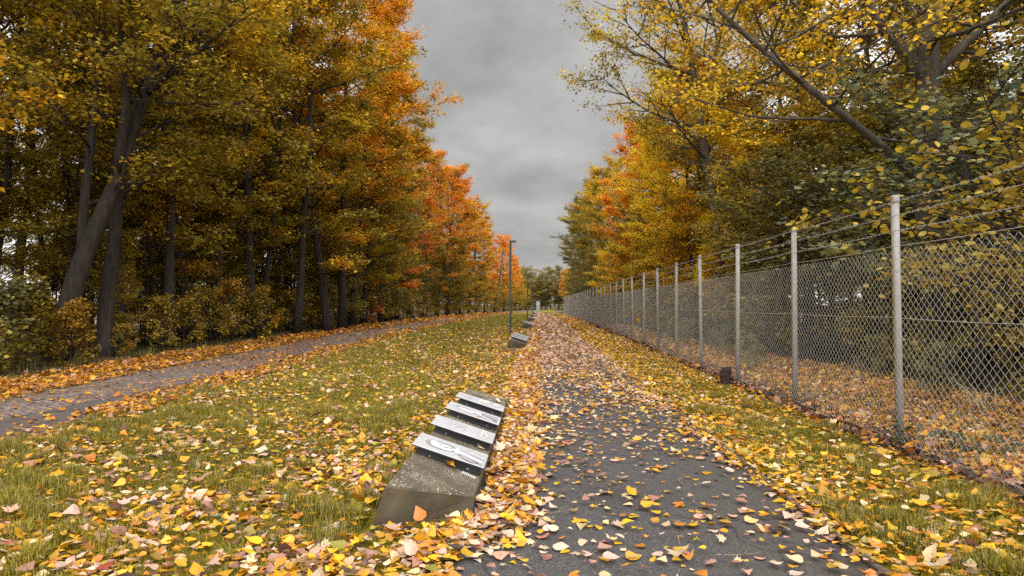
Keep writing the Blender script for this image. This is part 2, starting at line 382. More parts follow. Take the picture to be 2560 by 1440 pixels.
def grow_tree(seed, H=18, r0=0.22, cb=0.25, cr=4.5, limbs=22, leaves=14000, ls=0.17, trunk=None, extra=(), sub=7, twig=4,
              elev=(12, 55), profile=None, sig=(0.2, 0.1), tpl=None, bare=0.0, droop=0.0, bias=None, bark=None, tilt=0.55, up=0.05, fill=0):
    """returns (wood mesh, crown mesh)"""
    r = random.Random(seed); g = np.random.default_rng(seed)
    wood = MB(); segs = []
    if trunk is None:
        n = 14; T = [np.zeros(3)]; d = np.array([r.gauss(0, .05), r.gauss(0, .05), 1.0])
        for i in range(n):
            d = d + np.array([r.gauss(0, .045), r.gauss(0, .045), 0.05]); d /= np.linalg.norm(d)
            T.append(T[-1] + d * H / n)
        T = np.array(T)
    else:
        T = np.array(trunk, float)
        q = np.linspace(0, len(T) - 1, 18); T = np.stack([np.interp(q, np.arange(len(T)), T[:, k]) for k in range(3)], 1)
        # soften the corners of the traced trunk
        for _ in range(2): T[1:-1] = .25 * T[:-2] + .5 * T[1:-1] + .25 * T[2:]
    tt = np.linspace(0, 1, len(T)); rad = r0 * (1 - tt) ** 0.8 + 0.012; rad[0] *= 1.35; rad[1] *= 1.06
    wood.tube(T, rad, 9)
    stems = [(T, r0, limbs)]
    for (pts, er, nl) in extra:
        E = np.array(pts, float); q = np.linspace(0, len(E) - 1, 14); E = np.stack([np.interp(q, np.arange(len(E)), E[:, k]) for k in range(3)], 1)
        for _ in range(2): E[1:-1] = .25 * E[:-2] + .5 * E[1:-1] + .25 * E[2:]
        wood.tube(E, er * (1 - np.linspace(0, 1, len(E))) ** .7 + .012, 7); stems.append((E, er, nl))
    prof = profile or (lambda t: math.sin(math.pi * min(1, max(0, (t - cb) / (1 - cb) * 0.82 + 0.14))) ** 0.7)
    for si, (S, sr, nl) in enumerate(stems):
        c0 = cb if si == 0 else 0.25
        for i in range(nl):
            t = c0 + (1 - c0) * ((i + r.random()) / nl) ** 0.9; t = min(t, 0.985)
            p, d = along(S, t)
            az = i * 2.399 + r.gauss(0, .4)
            if bias is not None and r.random() < bias[1]: az = bias[0] + r.gauss(0, .7)
            f = (t - c0) / (1 - c0)
            el = R(elev[0] + (elev[1] - elev[0]) * f + r.gauss(0, 8))
            dd = np.array([math.cos(az) * math.cos(el), math.sin(az) * math.cos(el), math.sin(el)])
            Lm = cr * (prof(t) if si == 0 else 0.75 * (1 - .5 * f)) * r.uniform(.72, 1.15)
            lr = max(.012, min(sr * 0.45, .016 * Lm + .008) * (1 - .5 * f))
            B = bend(p, dd, Lm, 6, up - droop, .10, r)
            wood.tube(B, np.linspace(lr, .008, len(B)), 5, False)
            for j in range(sub):
                s = .22 + .78 * (j + r.random()) / sub; s = min(s, .99)
                q, qd = along(B, s)
                a2 = (1 if j % 2 else -1) * R(r.uniform(30, 70))
                ca, sa = math.cos(a2), math.sin(a2)
                sd = np.array([qd[0] * ca - qd[1] * sa, qd[0] * sa + qd[1] * ca, qd[2] * .5 + r.gauss(0.03, .16)])
                L2 = Lm * r.uniform(.28, .5) * (1.15 - .6 * s) + .15
                B2 = bend(q, sd, L2, 3, up * .6 - droop, .14, r)
                wood.tube(B2, np.linspace(max(.009, lr * .45), .006, 4), 3, False)
                w = 1.0 if r.random() > bare else 0.0
                segs.append((B2[1], B2[3], L2 * .6 * w))
                for k in range(twig):
                    q2, d2 = along(B2, r.uniform(.3, 1.0))
                    td = d2 + np.array([r.gauss(0, .8), r.gauss(0, .8), r.gauss(0, .3) - droop * 2])
                    L3 = L2 * r.uniform(.25, .6) + .1
                    e = q2 + td / np.linalg.norm(td) * L3
                    wood.tube(np.array([q2, e]), np.array([.005, .003]), 3, False)
                    segs.append((q2, e, L3 * w))
    A = np.array([s[0] for s in segs]); B = np.array([s[1] for s in segs]); w = np.array([s[2] for s in segs]); w = w * (.12 + g.gamma(1.1, .8, len(w))); w /= w.sum()
    idx = g.choice(len(segs), leaves, p=w)
    u = g.random((leaves, 1)) ** .7
    P = A[idx] + (B[idx] - A[idx]) * u + g.normal(0, 1, (leaves, 3)) * np.array([sig[0], sig[0], sig[1]])
    P[:, 2] = np.maximum(P[:, 2], .05)
    az = g.uniform(0, 2 * math.pi, leaves)
    D = np.stack([np.cos(az), np.sin(az), g.normal(-.25, .35, leaves)], 1)
    Nn = norm(np.stack([g.normal(0, tilt, leaves), g.normal(0, tilt, leaves), np.ones(leaves)], 1))
    S = ls * g.uniform(.6, 1.25, leaves)
    ph = g.uniform(0, 6.28, 6); fr = g.uniform(.35, 1.0, (3, 3))
    patch = .5 + .17 * (np.sin(P @ fr[0] * 1.5 + ph[0]) + np.sin(P @ fr[1] * -2.1 + ph[1]) + np.sin(P @ (fr[2] * np.array([1, -1, 1])) * 2.7 + ph[2]))
    hz = (P[:, 2] - P[:, 2].min()) / max(1e-3, np.ptp(P[:, 2]))
    rr = np.clip(np.linalg.norm(P[:, :2] - np.array([T[-1][0], T[-1][1]]) * .5, axis=1) / cr, 0, 1)
    patch = np.clip(patch + .38 * (hz - .5) + .2 * (rr - .5), 0, 1)
    # leaves of one spray turned together
    sprays = g.random(len(segs))[idx]; patch = np.clip(patch + .28 * (sprays - .5), 0, 1)
    col = np.stack([g.random(leaves), patch, rr], 1)
    cm = MB(); scatter(cm, tpl or T_kite(), P, D, Nn, S, col)
    return wood.mesh('trunk', bark or M_BARK, True), cm.mesh('crown', M_LEAF, False)

TREES = []
def plant(proto, x, y, s=1.0, rz=0.0, color=(.4, .25, .03, .4), label='', group=None, name='tree', cat='tree', z=0.0, sz=None):
    root = empty(name, (x, y, z), rz, label, cat, group)
    root.scale = (s, s, sz or s)
    for nm, me in zip(('trunk', 'crown'), proto):
        o = bpy.data.objects.new(nm if cat != 'shrub' else ('stems' if nm == 'trunk' else 'foliage'), me); link(o, root)
        o.color = color
    return root

# ------------------------------------------------------------------ setting: ground, lawn, paths
def W(px, py, d): return np.array([(px - 1350) * d / F, d, EYE - (py - 761) * d / F])

def sheet(name, polyL, polyR, z, mat, sub=1):
    """ribbon between two polylines"""
    mb = MB(); Lp = np.array(polyL, float); Rp = np.array(polyR, float)
    n = len(Lp); k = 6
    V = []
    for i in range(n):
        for j in range(k + 1):
            q = Lp[i] + (Rp[i] - Lp[i]) * j / k; V.append([q[0], q[1], z])
    Fc = [[i*(k+1)+j, i*(k+1)+j+1, (i+1)*(k+1)+j+1, (i+1)*(k+1)+j] for i in range(n-1) for j in range(k)]
    mb.add(V, np.array(Fc)); o = mb.build(name, mat); return tag(o, kind='structure')

mb = MB(); gx = np.linspace(-900, 900, 25); gy = np.linspace(-300, 1800, 25)
V = np.array([[x, y, 0] for y in gy for x in gx]); Fc = np.array([[j*25+i, j*25+i+1, (j+1)*25+i+1, (j+1)*25+i] for j in range(24) for i in range(24)])
mb.add(V, Fc); tag(mb.build('ground', M_GROUND), kind='structure')

PYL = np.array([[-6.2,-6],[-7.2,2],[-8.35,10.5],[-9.0,18.4],[-9.9,31],[-10.2,48],[-10.0,68],[-8.7,98],[-5.6,135],[-2.6,165],[0.5,185]])
PYR = np.array([[-4.0,-6],[-5.2,2],[-5.95,10.5],[-6.45,18.4],[-6.95,31],[-7.1,48],[-6.6,68],[-5.3,98],[-2.9,135],[-.3,163],[2.6,182]])
def PL(y): return np.interp(y, PYL[:, 1], PYL[:, 0])
def PR(y): return np.interp(y, PYR[:, 1], PYR[:, 0])
ys = np.concatenate([np.arange(-6, 60, 2.0), np.arange(60, 182, 5.0)])
pth = lambda f, dz=0: [[f(y) + dz, y] for y in ys]
FENCE_X = 3.63
FOOT_L, FOOT_R = -.52, 1.80
ys2 = np.concatenate([np.arange(-6, 60, 2.0), np.arange(60, 240, 6.0)])
sheet('lawn', [[PR(min(y, 180)) - .5, y] for y in ys2], [[3.45, y] for y in ys2], .004, M_LAWN)
sheet('paved_path', pth(PL), pth(PR), .010, M_PAVER)
sheet('asphalt_margin', [[PR(y) - float(np.interp(y, [4, 8, 13, 20, 60], [1.3, 1.0, .40, .20, .1])), y] for y in ys], [[PR(y) + .12, y] for y in ys], .014, M_STRIP)
sheet('footpath', [[FOOT_L + .05 * math.sin(y * .7), y] for y in np.arange(-6, 104, 2.0)], [[FOOT_R, y] for y in np.arange(-6, 104, 2.0)], .009, M_ASPHALT)
sheet('cross_path', [[-2.2, y] for y in (103, 107)], [[9.0, y] for y in (103, 107)], .013, M_STRIP)
mb = MB()
for k in range(60):
    mb.box((FOOT_R + .03 + rng.normal(0, .004), -2 + 1.5 * k + .75, .018), (.05, 1.485, .045), rng.normal(0, .004), bev=.006)
tag(mb.build('kerb', M_EDGE), kind='structure')

# ------------------------------------------------------------------ fallen leaves
PAL = {
 'yellow': (.80,.46,.022), 'gold': (.70,.34,.014), 'cream': (.80,.62,.36), 'pink': (.66,.41,.30), 'orange': (.60,.22,.02), 'pinkbrown': (.40,.20,.14),
 'brown': (.15,.07,.04), 'dark': (.06,.035,.03), 'lime': (.42,.33,.045), 'red': (.36,.06,.04), 'amber': (.62,.30,.03), 'pale': (.74,.55,.42)}
MIX = {
 'path': dict(pale=2.4, cream=3, pink=2.2, yellow=3.0, gold=1.4, orange=1.2, pinkbrown=1.6, brown=.3),
 'pathfar': dict(pale=4, cream=2.4, pink=5, yellow=.6, gold=.7, orange=1.1, pinkbrown=2.2),
 'edge': dict(pale=1.6, cream=1.8, pink=2.0, yellow=2.6, gold=3.4, orange=3.2, pinkbrown=1.6, brown=.8),
 'verge': dict(yellow=4.5, gold=3.5, cream=2, pale=.8, orange=1.4, lime=1.5, brown=.4, pinkbrown=.6),
 'lawn': dict(yellow=4.2, gold=3.0, cream=2.4, pink=1.5, pale=1.0, orange=1.3, pinkbrown=1.4, brown=1.0, dark=.4, lime=1.2, red=.12),
 'woods': dict(gold=3, amber=3.5, orange=4.0, pinkbrown=1.2, brown=2.0, yellow=.8, pink=.6),
 'behind': dict(gold=3.5, amber=3.2, pink=1.2, pale=1.0, orange=2.4, yellow=3.0, pinkbrown=2.0, brown=1.2, cream=1),
 'fencefoot': dict(brown=3, dark=3, pinkbrown=2, orange=1.4, gold=1.2, pink=1),
}
def pick(kind, n):
    k = list(MIX[kind]); w = np.array([MIX[kind][q] for q in k], float); w /= w.sum()
    C = np.array([PAL[q] for q in k])[rng.choice(len(k), n, p=w)]
    return np.clip(C * rng.uniform(.60, 1.16, (n, 1)) * rng.normal(1, .06, (n, 3)), .01, .92)

def field(x, y, s, seed):
    q = np.random.default_rng(seed).uniform(-1, 1, (5, 3)); v = 0
    for a, b, c in q: v = v + np.sin((a * x * 1.0 + b * y * .8) * s * 2.2 + c * 9)
    return np.clip(.5 + v / 5, 0, 1)

P0 = 4.31; PITCH = 17.9
def in_block(x, y, m, front=.16):
    hit = np.zeros(len(x), bool)
    for k in range(6):
        yb = P0 + k * PITCH
        hit |= (x > -1.10 - m * .9) & (x < -.455 + m * .25) & (y > yb - (front if k == 0 else 1.2) + np.clip(x + 1.1, 0, .7) * .66) & (y < yb + 5.1)
    return hit
leafmb = MB()
LS = .052
def leaf_zone(x0f, x1f, y0, y1, cov, kind, seed=1, zmax=.03, tilt=.22, sizek=1.0, big=True):
    """cov(x, y) = share of the ground hidden by leaves"""
    y = y0
    while y < y1:
        dy = max(.5, y * .06); yy = y + dy
        d = max(y, 3.0); grow = 1.0 if d < 16 else min(3.2, (d / 16) ** .75)
        s0 = LS * grow * sizek
        xa, xb = float(x0f(y)), float(x1f(y))
        lim = 0.83 * yy + 1.0
        xa = max(xa, -lim - .2); xb = min(xb, .75 * yy + 1.0)
        if xb > xa:
            A = .56 * s0 * s0 * 1.05
            nmax = int((xb - xa) * dy * 2.6 / A)
            X = rng.uniform(xa, xb, nmax); Y = rng.uniform(y, yy, nmax)
            c = np.clip(cov(X, Y), 0, .92)
            keep = rng.random(nmax) < -np.log(1 - c) / 2.6
            keep &= ~in_block(X, Y, .10 if d < 9 else .05)
            X, Y = X[keep], Y[keep]; n = len(X)
            if n:
                az = rng.uniform(0, 6.283, n); D = np.stack([np.cos(az), np.sin(az), np.zeros(n)], 1)
                tl = tilt * rng.gamma(1.2, .8, n)
                ta = rng.uniform(0, 6.283, n)
                Nn = norm(np.stack([np.cos(ta) * tl, np.sin(ta) * tl, np.ones(n)], 1))
                S = s0 * np.clip(rng.lognormal(0, .36, n), .45, 2.1)
                Z = rng.uniform(.012, .016 + zmax, n) + S * .34 * np.minimum(tl, .7)
                P = np.stack([X, Y, Z], 1)
                curl = (rng.normal(.25, .5, n), rng.normal(.1, .3, n), rng.normal(0, .45, n))
                col = pick(kind, n)
                if d < 24:
                    mp = rng.random(n) < ({'woods': .45, 'lawn': .06, 'verge': .05}.get(kind, .09))
                    for sel, tp, sc in ((~mp, T_poplar(), 1.0), (mp, T_maple(), 1.2)):
                        if sel.any(): scatter(leafmb, tp, P[sel], D[sel], Nn[sel], S[sel] * sc, col[sel], tuple(c[sel] for c in curl))
                else:
                    scatter(leafmb, T_kite(), P, D, Nn, S * 1.12, col, curl)
        y = yy

sm = lambda a, b, x: np.clip((x - a) / (b - a), 0, 1) ** 2 * (3 - 2 * np.clip((x - a) / (b - a), 0, 1))
def cov_path(x, y):
    base = .10 + .22 * sm(6, 13, y) + .34 * sm(13, 24, y)
    left = .62 * (1 - sm(-.45, .16 + .1 * sm(3, 8, y), x)) * sm(3.4, 4.6, y)
    right = .25 * sm(FOOT_R - .40, FOOT_R + .05, x)
    return (base + left + right) * (.55 + .9 * field(x, y, 1.7, 3)) * np.where(y > 85, .55, 1)
leaf_zone(lambda y: FOOT_L - .05, lambda y: FOOT_R + .05, 2.2, 14, cov_path, 'path', tilt=.16)
leaf_zone(lambda y: FOOT_L - .05, lambda y: FOOT_R + .05, 14, 103, cov_path, 'pathfar')
leaf_zone(lambda y: -.55, lambda y: -.02, 4.3, 40, lambda x, y: .55 + .3 * field(x, y, 2, 5), 'edge', zmax=.06, tilt=.4)
leaf_zone(lambda y: FOOT_R, lambda y: 3.45, 2.2, 100, lambda x, y: (.38 + .22 * sm(10, 25, y)) * (.6 + .8 * field(x, y, 3.2, 8)), 'verge', zmax=.05, tilt=.32)
leaf_zone(lambda y: FOOT_R - .1, lambda y: FOOT_R + .5, 2.2, 60, lambda x, y: .26 * np.ones_like(x), 'verge', zmax=.05, tilt=.35)
leaf_zone(lambda y: 3.3, lambda y: 3.9, 3, 60, lambda x, y: .55 * np.ones_like(x), 'fencefoot', zmax=.07, tilt=.7)
def cov_lawn(x, y):
    near = 1 - sm(4.5, 9.5, y)
    edge = sm(-3.2, -1.1, x)
    c = .115 + .30 * near + .22 * edge * (1 - sm(24, 44, y)) + .06 * (1 - sm(12, 26, y))
    return c * (.55 + .9 * field(x, y, 3.1, 11)) * (.75 + .5 * field(x, y, .9, 12)) * (1 - .93 * sm(24, 52, y))
leaf_zone(lambda y: PR(y), lambda y: -.5, 2.2, 60, cov_lawn, 'lawn', zmax=.05, tilt=.34)
leaf_zone(lambda y: PR(y) - .25, lambda y: PR(y) + .55, 5, 70, lambda x, y: .38 * (.3 + 1.4 * field(x, y, 1.5, 17)), 'woods', zmax=.05, tilt=.4)
leaf_zone(lambda y: PL(y), lambda y: PR(y), 5, 120, lambda x, y: .07 * (.2 + 1.6 * field(x, y, 1.1, 21)) + .25 * sm(60, 110, y), 'woods', zmax=.01)
leaf_zone(lambda y: PL(y) - 1.9, lambda y: PL(y) + .25, 5, 110, lambda x, y: .56 * (.45 + .9 * field(x, y, 2.0, 31)) * sm(-2.0, -1.2, x - PL(y)), 'woods', zmax=.05, tilt=.4, sizek=1.1)
leaf_zone(lambda y: 3.75, lambda y: float(np.interp(y, [6, 10, 16, 24], [6.6, 7.4, 6.8, 5.9])) + .3 * math.sin(y), 4, 45, lambda x, y: .86 * (.55 + .75 * field(x, y, 1.6, 41)) * (1 - sm(6.2, 7.4, x)), 'behind', zmax=.05, tilt=.45)
leaf_zone(lambda y: -46, lambda y: -20, 26, 75, lambda x, y: .5 * np.ones_like(x), 'pathfar', zmax=.05)
fl = leafmb.build('fallen_leaves', M_FALLEN)
tag(fl, 'fallen yellow, cream and orange leaves strewn over paths and grass', 'fallen leaves', kind='stuff')

# ------------------------------------------------------------------ grass
grassmb = MB()
def grass_zone(x0f, x1f, y0, y1, dens, h=.07, seed=2, colA=(.11,.105,.010), colB=(.44,.365,.024)):
    y = y0
    while y < y1:
        dy = max(.5, y * .07); yy = y + dy
        xa, xb = float(x0f(y)), float(x1f(y)); lim = .83 * yy + 1.0
        xa = max(xa, -lim - .2); xb = min(xb, .75 * yy + 1.0)
        if xb > xa:
            k = max(1.0, y / 7.5)
            n = int((xb - xa) * dy * dens / k ** 1.55)
            X = rng.uniform(xa, xb, n); Y = rng.uniform(y, yy, n)
            tuft = .5 * field(X, Y, 2.6, seed) + .5 * field(X, Y, 9, seed + 3); tuft2 = field(X, Y, 17, seed + 1)
            keep = (rng.random(n) < (.42 + .55 * tuft2)) & ~in_block(X, Y, .03, .03); X, Y, tuft = X[keep], Y[keep], tuft[keep]; n = len(X)
            hh = h * (.38 + 2.6 * np.clip(tuft - .25, 0, 1) ** 1.5) * rng.uniform(.6, 1.35, n) * (1.0 if y < 9 else .8)
            w = .0032 * k ** .85 * rng.uniform(.7, 1.3, n)
            az = rng.uniform(0, 6.283, n); ln = hh * rng.gamma(2, .28, n)
            dx, dy2 = np.cos(az), np.sin(az); wx, wy = -dy2 * w, dx * w
            B = np.stack([X, Y, np.full(n, .004)], 1)
            m = B + np.stack([dx * ln * .35, dy2 * ln * .35, hh * .62], 1); t = B + np.stack([dx * ln, dy2 * ln, hh * (1 - .25 * (ln / hh > .7))], 1)
            wv = np.stack([wx, wy, np.zeros(n)], 1)
            V = np.stack([B - wv, B + wv, m + wv * .8, m - wv * .8, t], 1)
            f4 = np.array([[0, 1, 2, 3]]); base = (np.arange(n) * 5)[:, None, None]
            mixv = np.clip(rng.normal(.45, .3, (n, 1)) + .3 * (field(X, Y, .9, seed + 5)[:, None] - .5), 0, 1)
            c = np.array(colA) * (1 - mixv) + np.array(colB) * mixv
            st = rng.random(n) < .10; c[st] = np.array([.42, .34, .13]) * rng.uniform(.7, 1.1, (st.sum(), 1))
            off = grassmb.n
            grassmb.add(V.reshape(-1, 3), (f4[None] + base).reshape(-1, 4), 0, np.repeat(c, 5, 0))
            grassmb.loops.append((np.array([[3, 2, 4]])[None] + base).reshape(-1, 3).ravel() + off); grassmb.tot.append(np.full(n, 3)); grassmb.mi.append(np.zeros(n, int))
        y = yy
grass_zone(lambda y: PR(y) + .12, lambda y: -1.15, 2.4, 95, 7000, .075)
grass_zone(lambda y: -1.2, lambda y: -.6, 10, 95, 1300, .05, 9)
grass_zone(lambda y: FOOT_R + .12, lambda y: 3.35, 2.4, 100, 6500, .075, 5)
grass_zone(lambda y: PL(y) - 3.2, lambda y: PL(y) - 1.4, 8, 70, 500, .16, 6, (.10,.085,.02), (.24,.19,.04))
grass_zone(lambda y: 3.7, lambda y: 5.6, 4, 30, 260, .16, 7, (.13,.11,.025), (.28,.23,.07))
gr = grassmb.build('grass', M_GRASS)
tag(gr, 'short yellow-green autumn grass beside the paths', 'grass', kind='stuff')

# ------------------------------------------------------------------ text plinths
def plate_pic(kind):
    """flat inlay shapes (u across 0..1 left to right, v along 0..1 near to far) : (list of polygons, material index)"""
    out = []
    def blob(cu, cv, ru, rv, rot=0, n=14, wob=.12, sd=1):
        q = random.Random(sd); ang = [2 * math.pi * i / n for i in range(n)]
        P = [(ru * math.cos(a) * (1 + q.uniform(-wob, wob)), rv * math.sin(a) * (1 + q.uniform(-wob, wob))) for a in ang]
        c, s = math.cos(rot), math.sin(rot)
        return [(cu + a * c - b * s, cv + a * s + b * c) for a, b in P]
    if kind == 'portrait':
        out += [(blob(.34, .50, .235, .30, -.12, 18, .06, 2), 0), (blob(.36, .47, .165, .19, -.12, 16, .10, 3), 2), (blob(.24, .55, .06, .14, .1, 10, .12, 12), 2),
                (blob(.33, .55, .055, .05, .1, 8, .2, 4), 0), (blob(.41, .44, .035, .045, .4, 8, .2, 5), 0), (blob(.46, .50, .05, .028, -.3, 8, .2, 6), 1),
                (blob(.60, .44, .09, .16, .2, 12, .2, 7), 2), (blob(.80, .42, .185, .40, 0, 14, .06, 8), 1),
                ([(.60, .62), (.98, .40), (.98, .33), (.62, .54)], 0), ([(.70, .82), (.98, .62), (.98, .56), (.72, .76)], 0),
                ([(.62, .50), (.98, .26), (.98, .14), (.64, .40)], 2), ([(.62, .28), (.98, .10), (.98, .05), (.63, .22)], 1), ([(.74, .70), (.98, .52), (.98, .46), (.76, .64)], 2)]
    elif kind == 'landscape':
        out += [(blob(.50, .5, .42, .36, -.05, 20, .1, 21), 1), (blob(.28, .60, .16, .14, -.2, 12, .2, 22), 0), (blob(.30, .52, .12, .08, -.2, 12, .2, 23), 2),
                (blob(.44, .46, .10, .12, .1, 12, .2, 24), 2), (blob(.43, .52, .05, .03, .1, 8, .2, 25), 0), (blob(.53, .42, .05, .035, -.3, 8, .2, 26), 0), (blob(.58, .50, .07, .10, .1, 10, .2, 27), 2),
                ([(.62, .66), (.97, .44), (.97, .36), (.64, .60)], 0), ([(.64, .48), (.97, .22), (.97, .12), (.66, .40)], 0), ([(.68, .86), (.97, .70), (.97, .64), (.70, .80)], 1), ([(.60, .36), (.90, .10), (.84, .08), (.60, .28)], 2)]
    elif kind == 'text':
        for (u0, cnt, lo) in ((.14, 6, .30), (.47, 7, .20), (.80, 4, .16)):
            for i in range(cnt):
                u = u0 + i * .034; v1 = .86 - (.02 * (i % 3)); v0 = lo + .35 * (i == cnt - 1) + .08 * ((i * 7) % 3)
                out.append(([(u, v0), (u + .014, v0), (u + .014, v1), (u, v1)], 4 if u0 < .2 else 3))
    else:
        for i in range(9):
            u = .20 + i * .038
            out.append(([(u, .25 + .1 * ((i * 5) % 4)), (u + .014, .25 + .1 * ((i * 5) % 4)), (u + .014, .84), (u, .84)], 4))
        for i in range(3):
            u = .80 + i * .042
            out.append(([(u, .18 + .30 * (i == 1)), (u + .018, .18 + .30 * (i == 1)), (u + .018, (.88, .88, .5)[i]), (u, (.88, .88, .5)[i])], 3))
    return out
INLAY = [M_PICT_DARK, M_PICT_MID, M_PICT_LIGHT, M_PLATE_TEXT, M_PLATE_TEXT2]

BX0, BX1 = -1.10, -.475          # feet of the block
TX0, TX1 = -.985, -.455          # top edges
ZL, ZR = .300, .128
BLK_L0, BLK_L1 = 0.0, 5.0
def plinth(y0, label, length=5.0, plates=((.93, .46, 'portrait'), (1.84, .46, 'text2'), (2.78, .46, 'landscape'), (3.66, .40, 'text')), sticker=False):
    root = empty('text_plinth', (0, y0, 0), 0, label, 'plinth', 'concrete text plinths along the footpath')
    mb = MB(); sk = .42
    V = [[BX0, 0, -.05], [BX1, sk, -.05], [BX1, length + .2, -.05], [BX0, length, -.05], [TX0, 0, ZL], [TX1, sk, ZR], [TX1, length + .2, ZR], [TX0, length, ZL]]
    # bevel by a slim extra loop round the top
    V = np.array(V, float); c = V[4:].mean(0); ins = V[4:].copy(); ins[:, :2] += (c - V[4:])[:, :2] * np.array([.03, .004])
    low = V[4:].copy(); low[:, 2] -= .012
    VV = np.concatenate([V[:4], low, ins])
    Fc = [[0, 3, 2, 1], [8, 9, 10, 11]]
    for b in (0, 4):
        for j in range(4): Fc.append([b + j, b + (j + 1) % 4, b + 4 + (j + 1) % 4, b + 4 + j])
    mb.add(VV, np.array(Fc)); mb.build('concrete_block', M_CONC, root)
    slope = math.atan2(ZR - ZL, TX1 - TX0)
    for (s, w, kind) in plates:
        cx = (TX0 + TX1) / 2; cz = (ZL + ZR) / 2; wid = (TX1 - TX0) / math.cos(slope) + .012
        M = lambda u, v, h: [TX0 - .030 + (TX1 - TX0 + .034) * u + -math.sin(slope) * h, s + v * w + (-.05 * u), ZL + (ZR - ZL) * u + math.cos(slope) * h]
        h0, h1 = .068, .081
        pb = MB(); q = [(0, 0), (1, 0), (1, 1), (0, 1)]
        pb.add([M(u, v, h0) for u, v in q] + [M(u, v, h1 - .003) for u, v in q] + [M(u + (.008 if u == 0 else -.008), v + (.012 if v == 0 else -.012), h1) for u, v in q],
               np.array([[0, 3, 2, 1], [8, 9, 10, 11]] + [[b+j, b+(j+1) % 4, b+4+(j+1) % 4, b+4+j] for b in (0, 4) for j in range(4)]))
        pl = pb.build('panel_plate', M_PLATE if 'text' in kind else M_PLATE, root)
        lab = {'portrait': 'plate with a dark grey portrait picture', 'landscape': 'plate with a black and white picture'}.get(kind)
        if lab: pl['label'] = lab
        pl.data.materials.append(M_BRACKET)
        for i in (0, 2, 3, 4, 5): pl.data.polygons[i].material_index = 1
        ib = MB()
        for k, (poly, mi) in enumerate(plate_pic(kind)):
            ib.add([M(.02 + .96 * u, .03 + .94 * v, h1 + .0012 + .0009 * k) for u, v in poly] , [list(range(len(poly)))], mi)
        ib.build('picture' if lab else 'lettering', INLAY, pl)
        bb = MB()
        bb.add([M(u, v, h) for h in (-.005, h0 - .001) for u, v in ((.10, .10), (.965, .10), (.965, .93), (.10, .93))],
               np.array([[0, 3, 2, 1], [4, 5, 6, 7], [0, 1, 5, 4], [1, 2, 6, 5], [2, 3, 7, 6], [3, 0, 4, 7]]))
        br = bb.build('bracket', M_BRACKET, pl)
        for u in (.27, .80):
            b2 = MB(); p = np.array(M(u, .10, .025)); b2.tube([p + [0, .004, 0], p + [0, -.012, 0]], [.011, .009], 8); b2.build('bolt', M_BOLT, pl)
    if sticker:
        M = lambda u, s, h: [TX0 + (TX1 - TX0) * u, s, ZL + (ZR - ZL) * u + h]
        sb = MB(); a, b, y1, y2 = .74, .93, .80, .86
        sb.add([M(a, y1 + .04, .003), M(b, y1, .003), M(b, y2, .003), M(a, y2 + .04, .003)], [[0, 1, 2, 3]])
        for k in range(6):
            u = a + .02 + k * .027; yy = y1 + .045 - .04 * (u - a) / (b - a)
            sb.add([M(u, yy, .0042), M(u + .016, yy - .002, .0042), M(u + .016, yy + .032, .0042), M(u + .003, yy + .034, .0042)], [[0, 1, 2, 3]], 1)
        sb.build('sticker', [M_STICKER, M_INK], root)
    return root
plinth(P0, 'nearest wedge of lichen-speckled concrete carrying four tilted metal plates', sticker=True)
plinth(P0 + PITCH, 'second concrete wedge from the camera, four bright plates, close to a lamp post', plates=((.85, .5, 'text'), (1.8, .5, 'text2'), (2.75, .5, 'text'), (3.7, .5, 'text2')))
plinth(P0 + 2 * PITCH, 'third concrete wedge along the path with a dark gap between two plates', plates=((1.0, 1.0, 'text'), (3.4, 1.0, 'text2')))
plinth(P0 + 3 * PITCH, 'fourth concrete wedge, between the first and second lamp posts seen far off', plates=((1.2, .7, 'text'), (3.3, .9, 'text2')))
plinth(P0 + 4 * PITCH, 'fifth concrete wedge, small and pale at the far lawn edge', plates=((1.2, 2.6, 'text'),))
plinth(P0 + 5 * PITCH, 'farthest concrete wedge at the foot of the tall pale panel', plates=((1.2, 2.6, 'text'),))

# single leaves resting on the near plinth
def lone_leaf(name, loc, size, az, col, label, tpl=None, cup=.9, tiltv=(0, 0), cat='leaf', group=None, zc=.3):
    mb = MB(); n3 = norm(np.array([[tiltv[0], tiltv[1], 1.0]]))
    scatter(mb, tpl or T_poplar(), np.zeros((1, 3)), np.array([[math.cos(az), math.sin(az), 0.]]), n3, np.array([size]), np.array([col]), (np.array([cup]), np.array([zc]), np.array([.1])))
    o = mb.build(name, M_FALLEN); o.location = loc
    return tag(o, label, cat, group)
def on_block(u, s, h=.012): return (TX0 + (TX1 - TX0) * u, P0 + s, ZL + (ZR - ZL) * u + h)
SL = (-(ZR - ZL) / (TX1 - TX0), 0)
lone_leaf('fallen_leaf', on_block(.50, .93), .085, -.5, (.66,.30,.02), 'curled orange leaf lying on the plinth below its nearest plate', cup=2.4, tiltv=SL)
lone_leaf('fallen_leaf', on_block(.79, .98), .085, 1.2, (.55,.30,.03), 'rounded gold leaf lying above the white sticker on the concrete', cup=.7, tiltv=SL)
lone_leaf('fallen_leaf', on_block(.56, 1.05), .10, .2, (.12,.06,.04), 'shrivelled dark brown leaf tucked under the nearest plate', cup=2.5, tiltv=SL)
lone_leaf('fallen_leaf', on_block(.80, 1.80, .01), .07, .1, (.78,.62,.28), 'small cream leaf lying between the first and second plates', cup=.6, tiltv=SL)
lone_leaf('fallen_leaf', on_block(.58, 2.86, .03), .12, -.4, (.60,.20,.02), 'rolled bright orange leaf caught between the second and third plates', cup=3.0, tiltv=SL)
lone_leaf('fallen_leaf', on_block(.74, 2.84, .02), .10, .5, (.50,.24,.12), 'pale brown curled leaf caught between the middle two plates', cup=2.0, tiltv=SL)
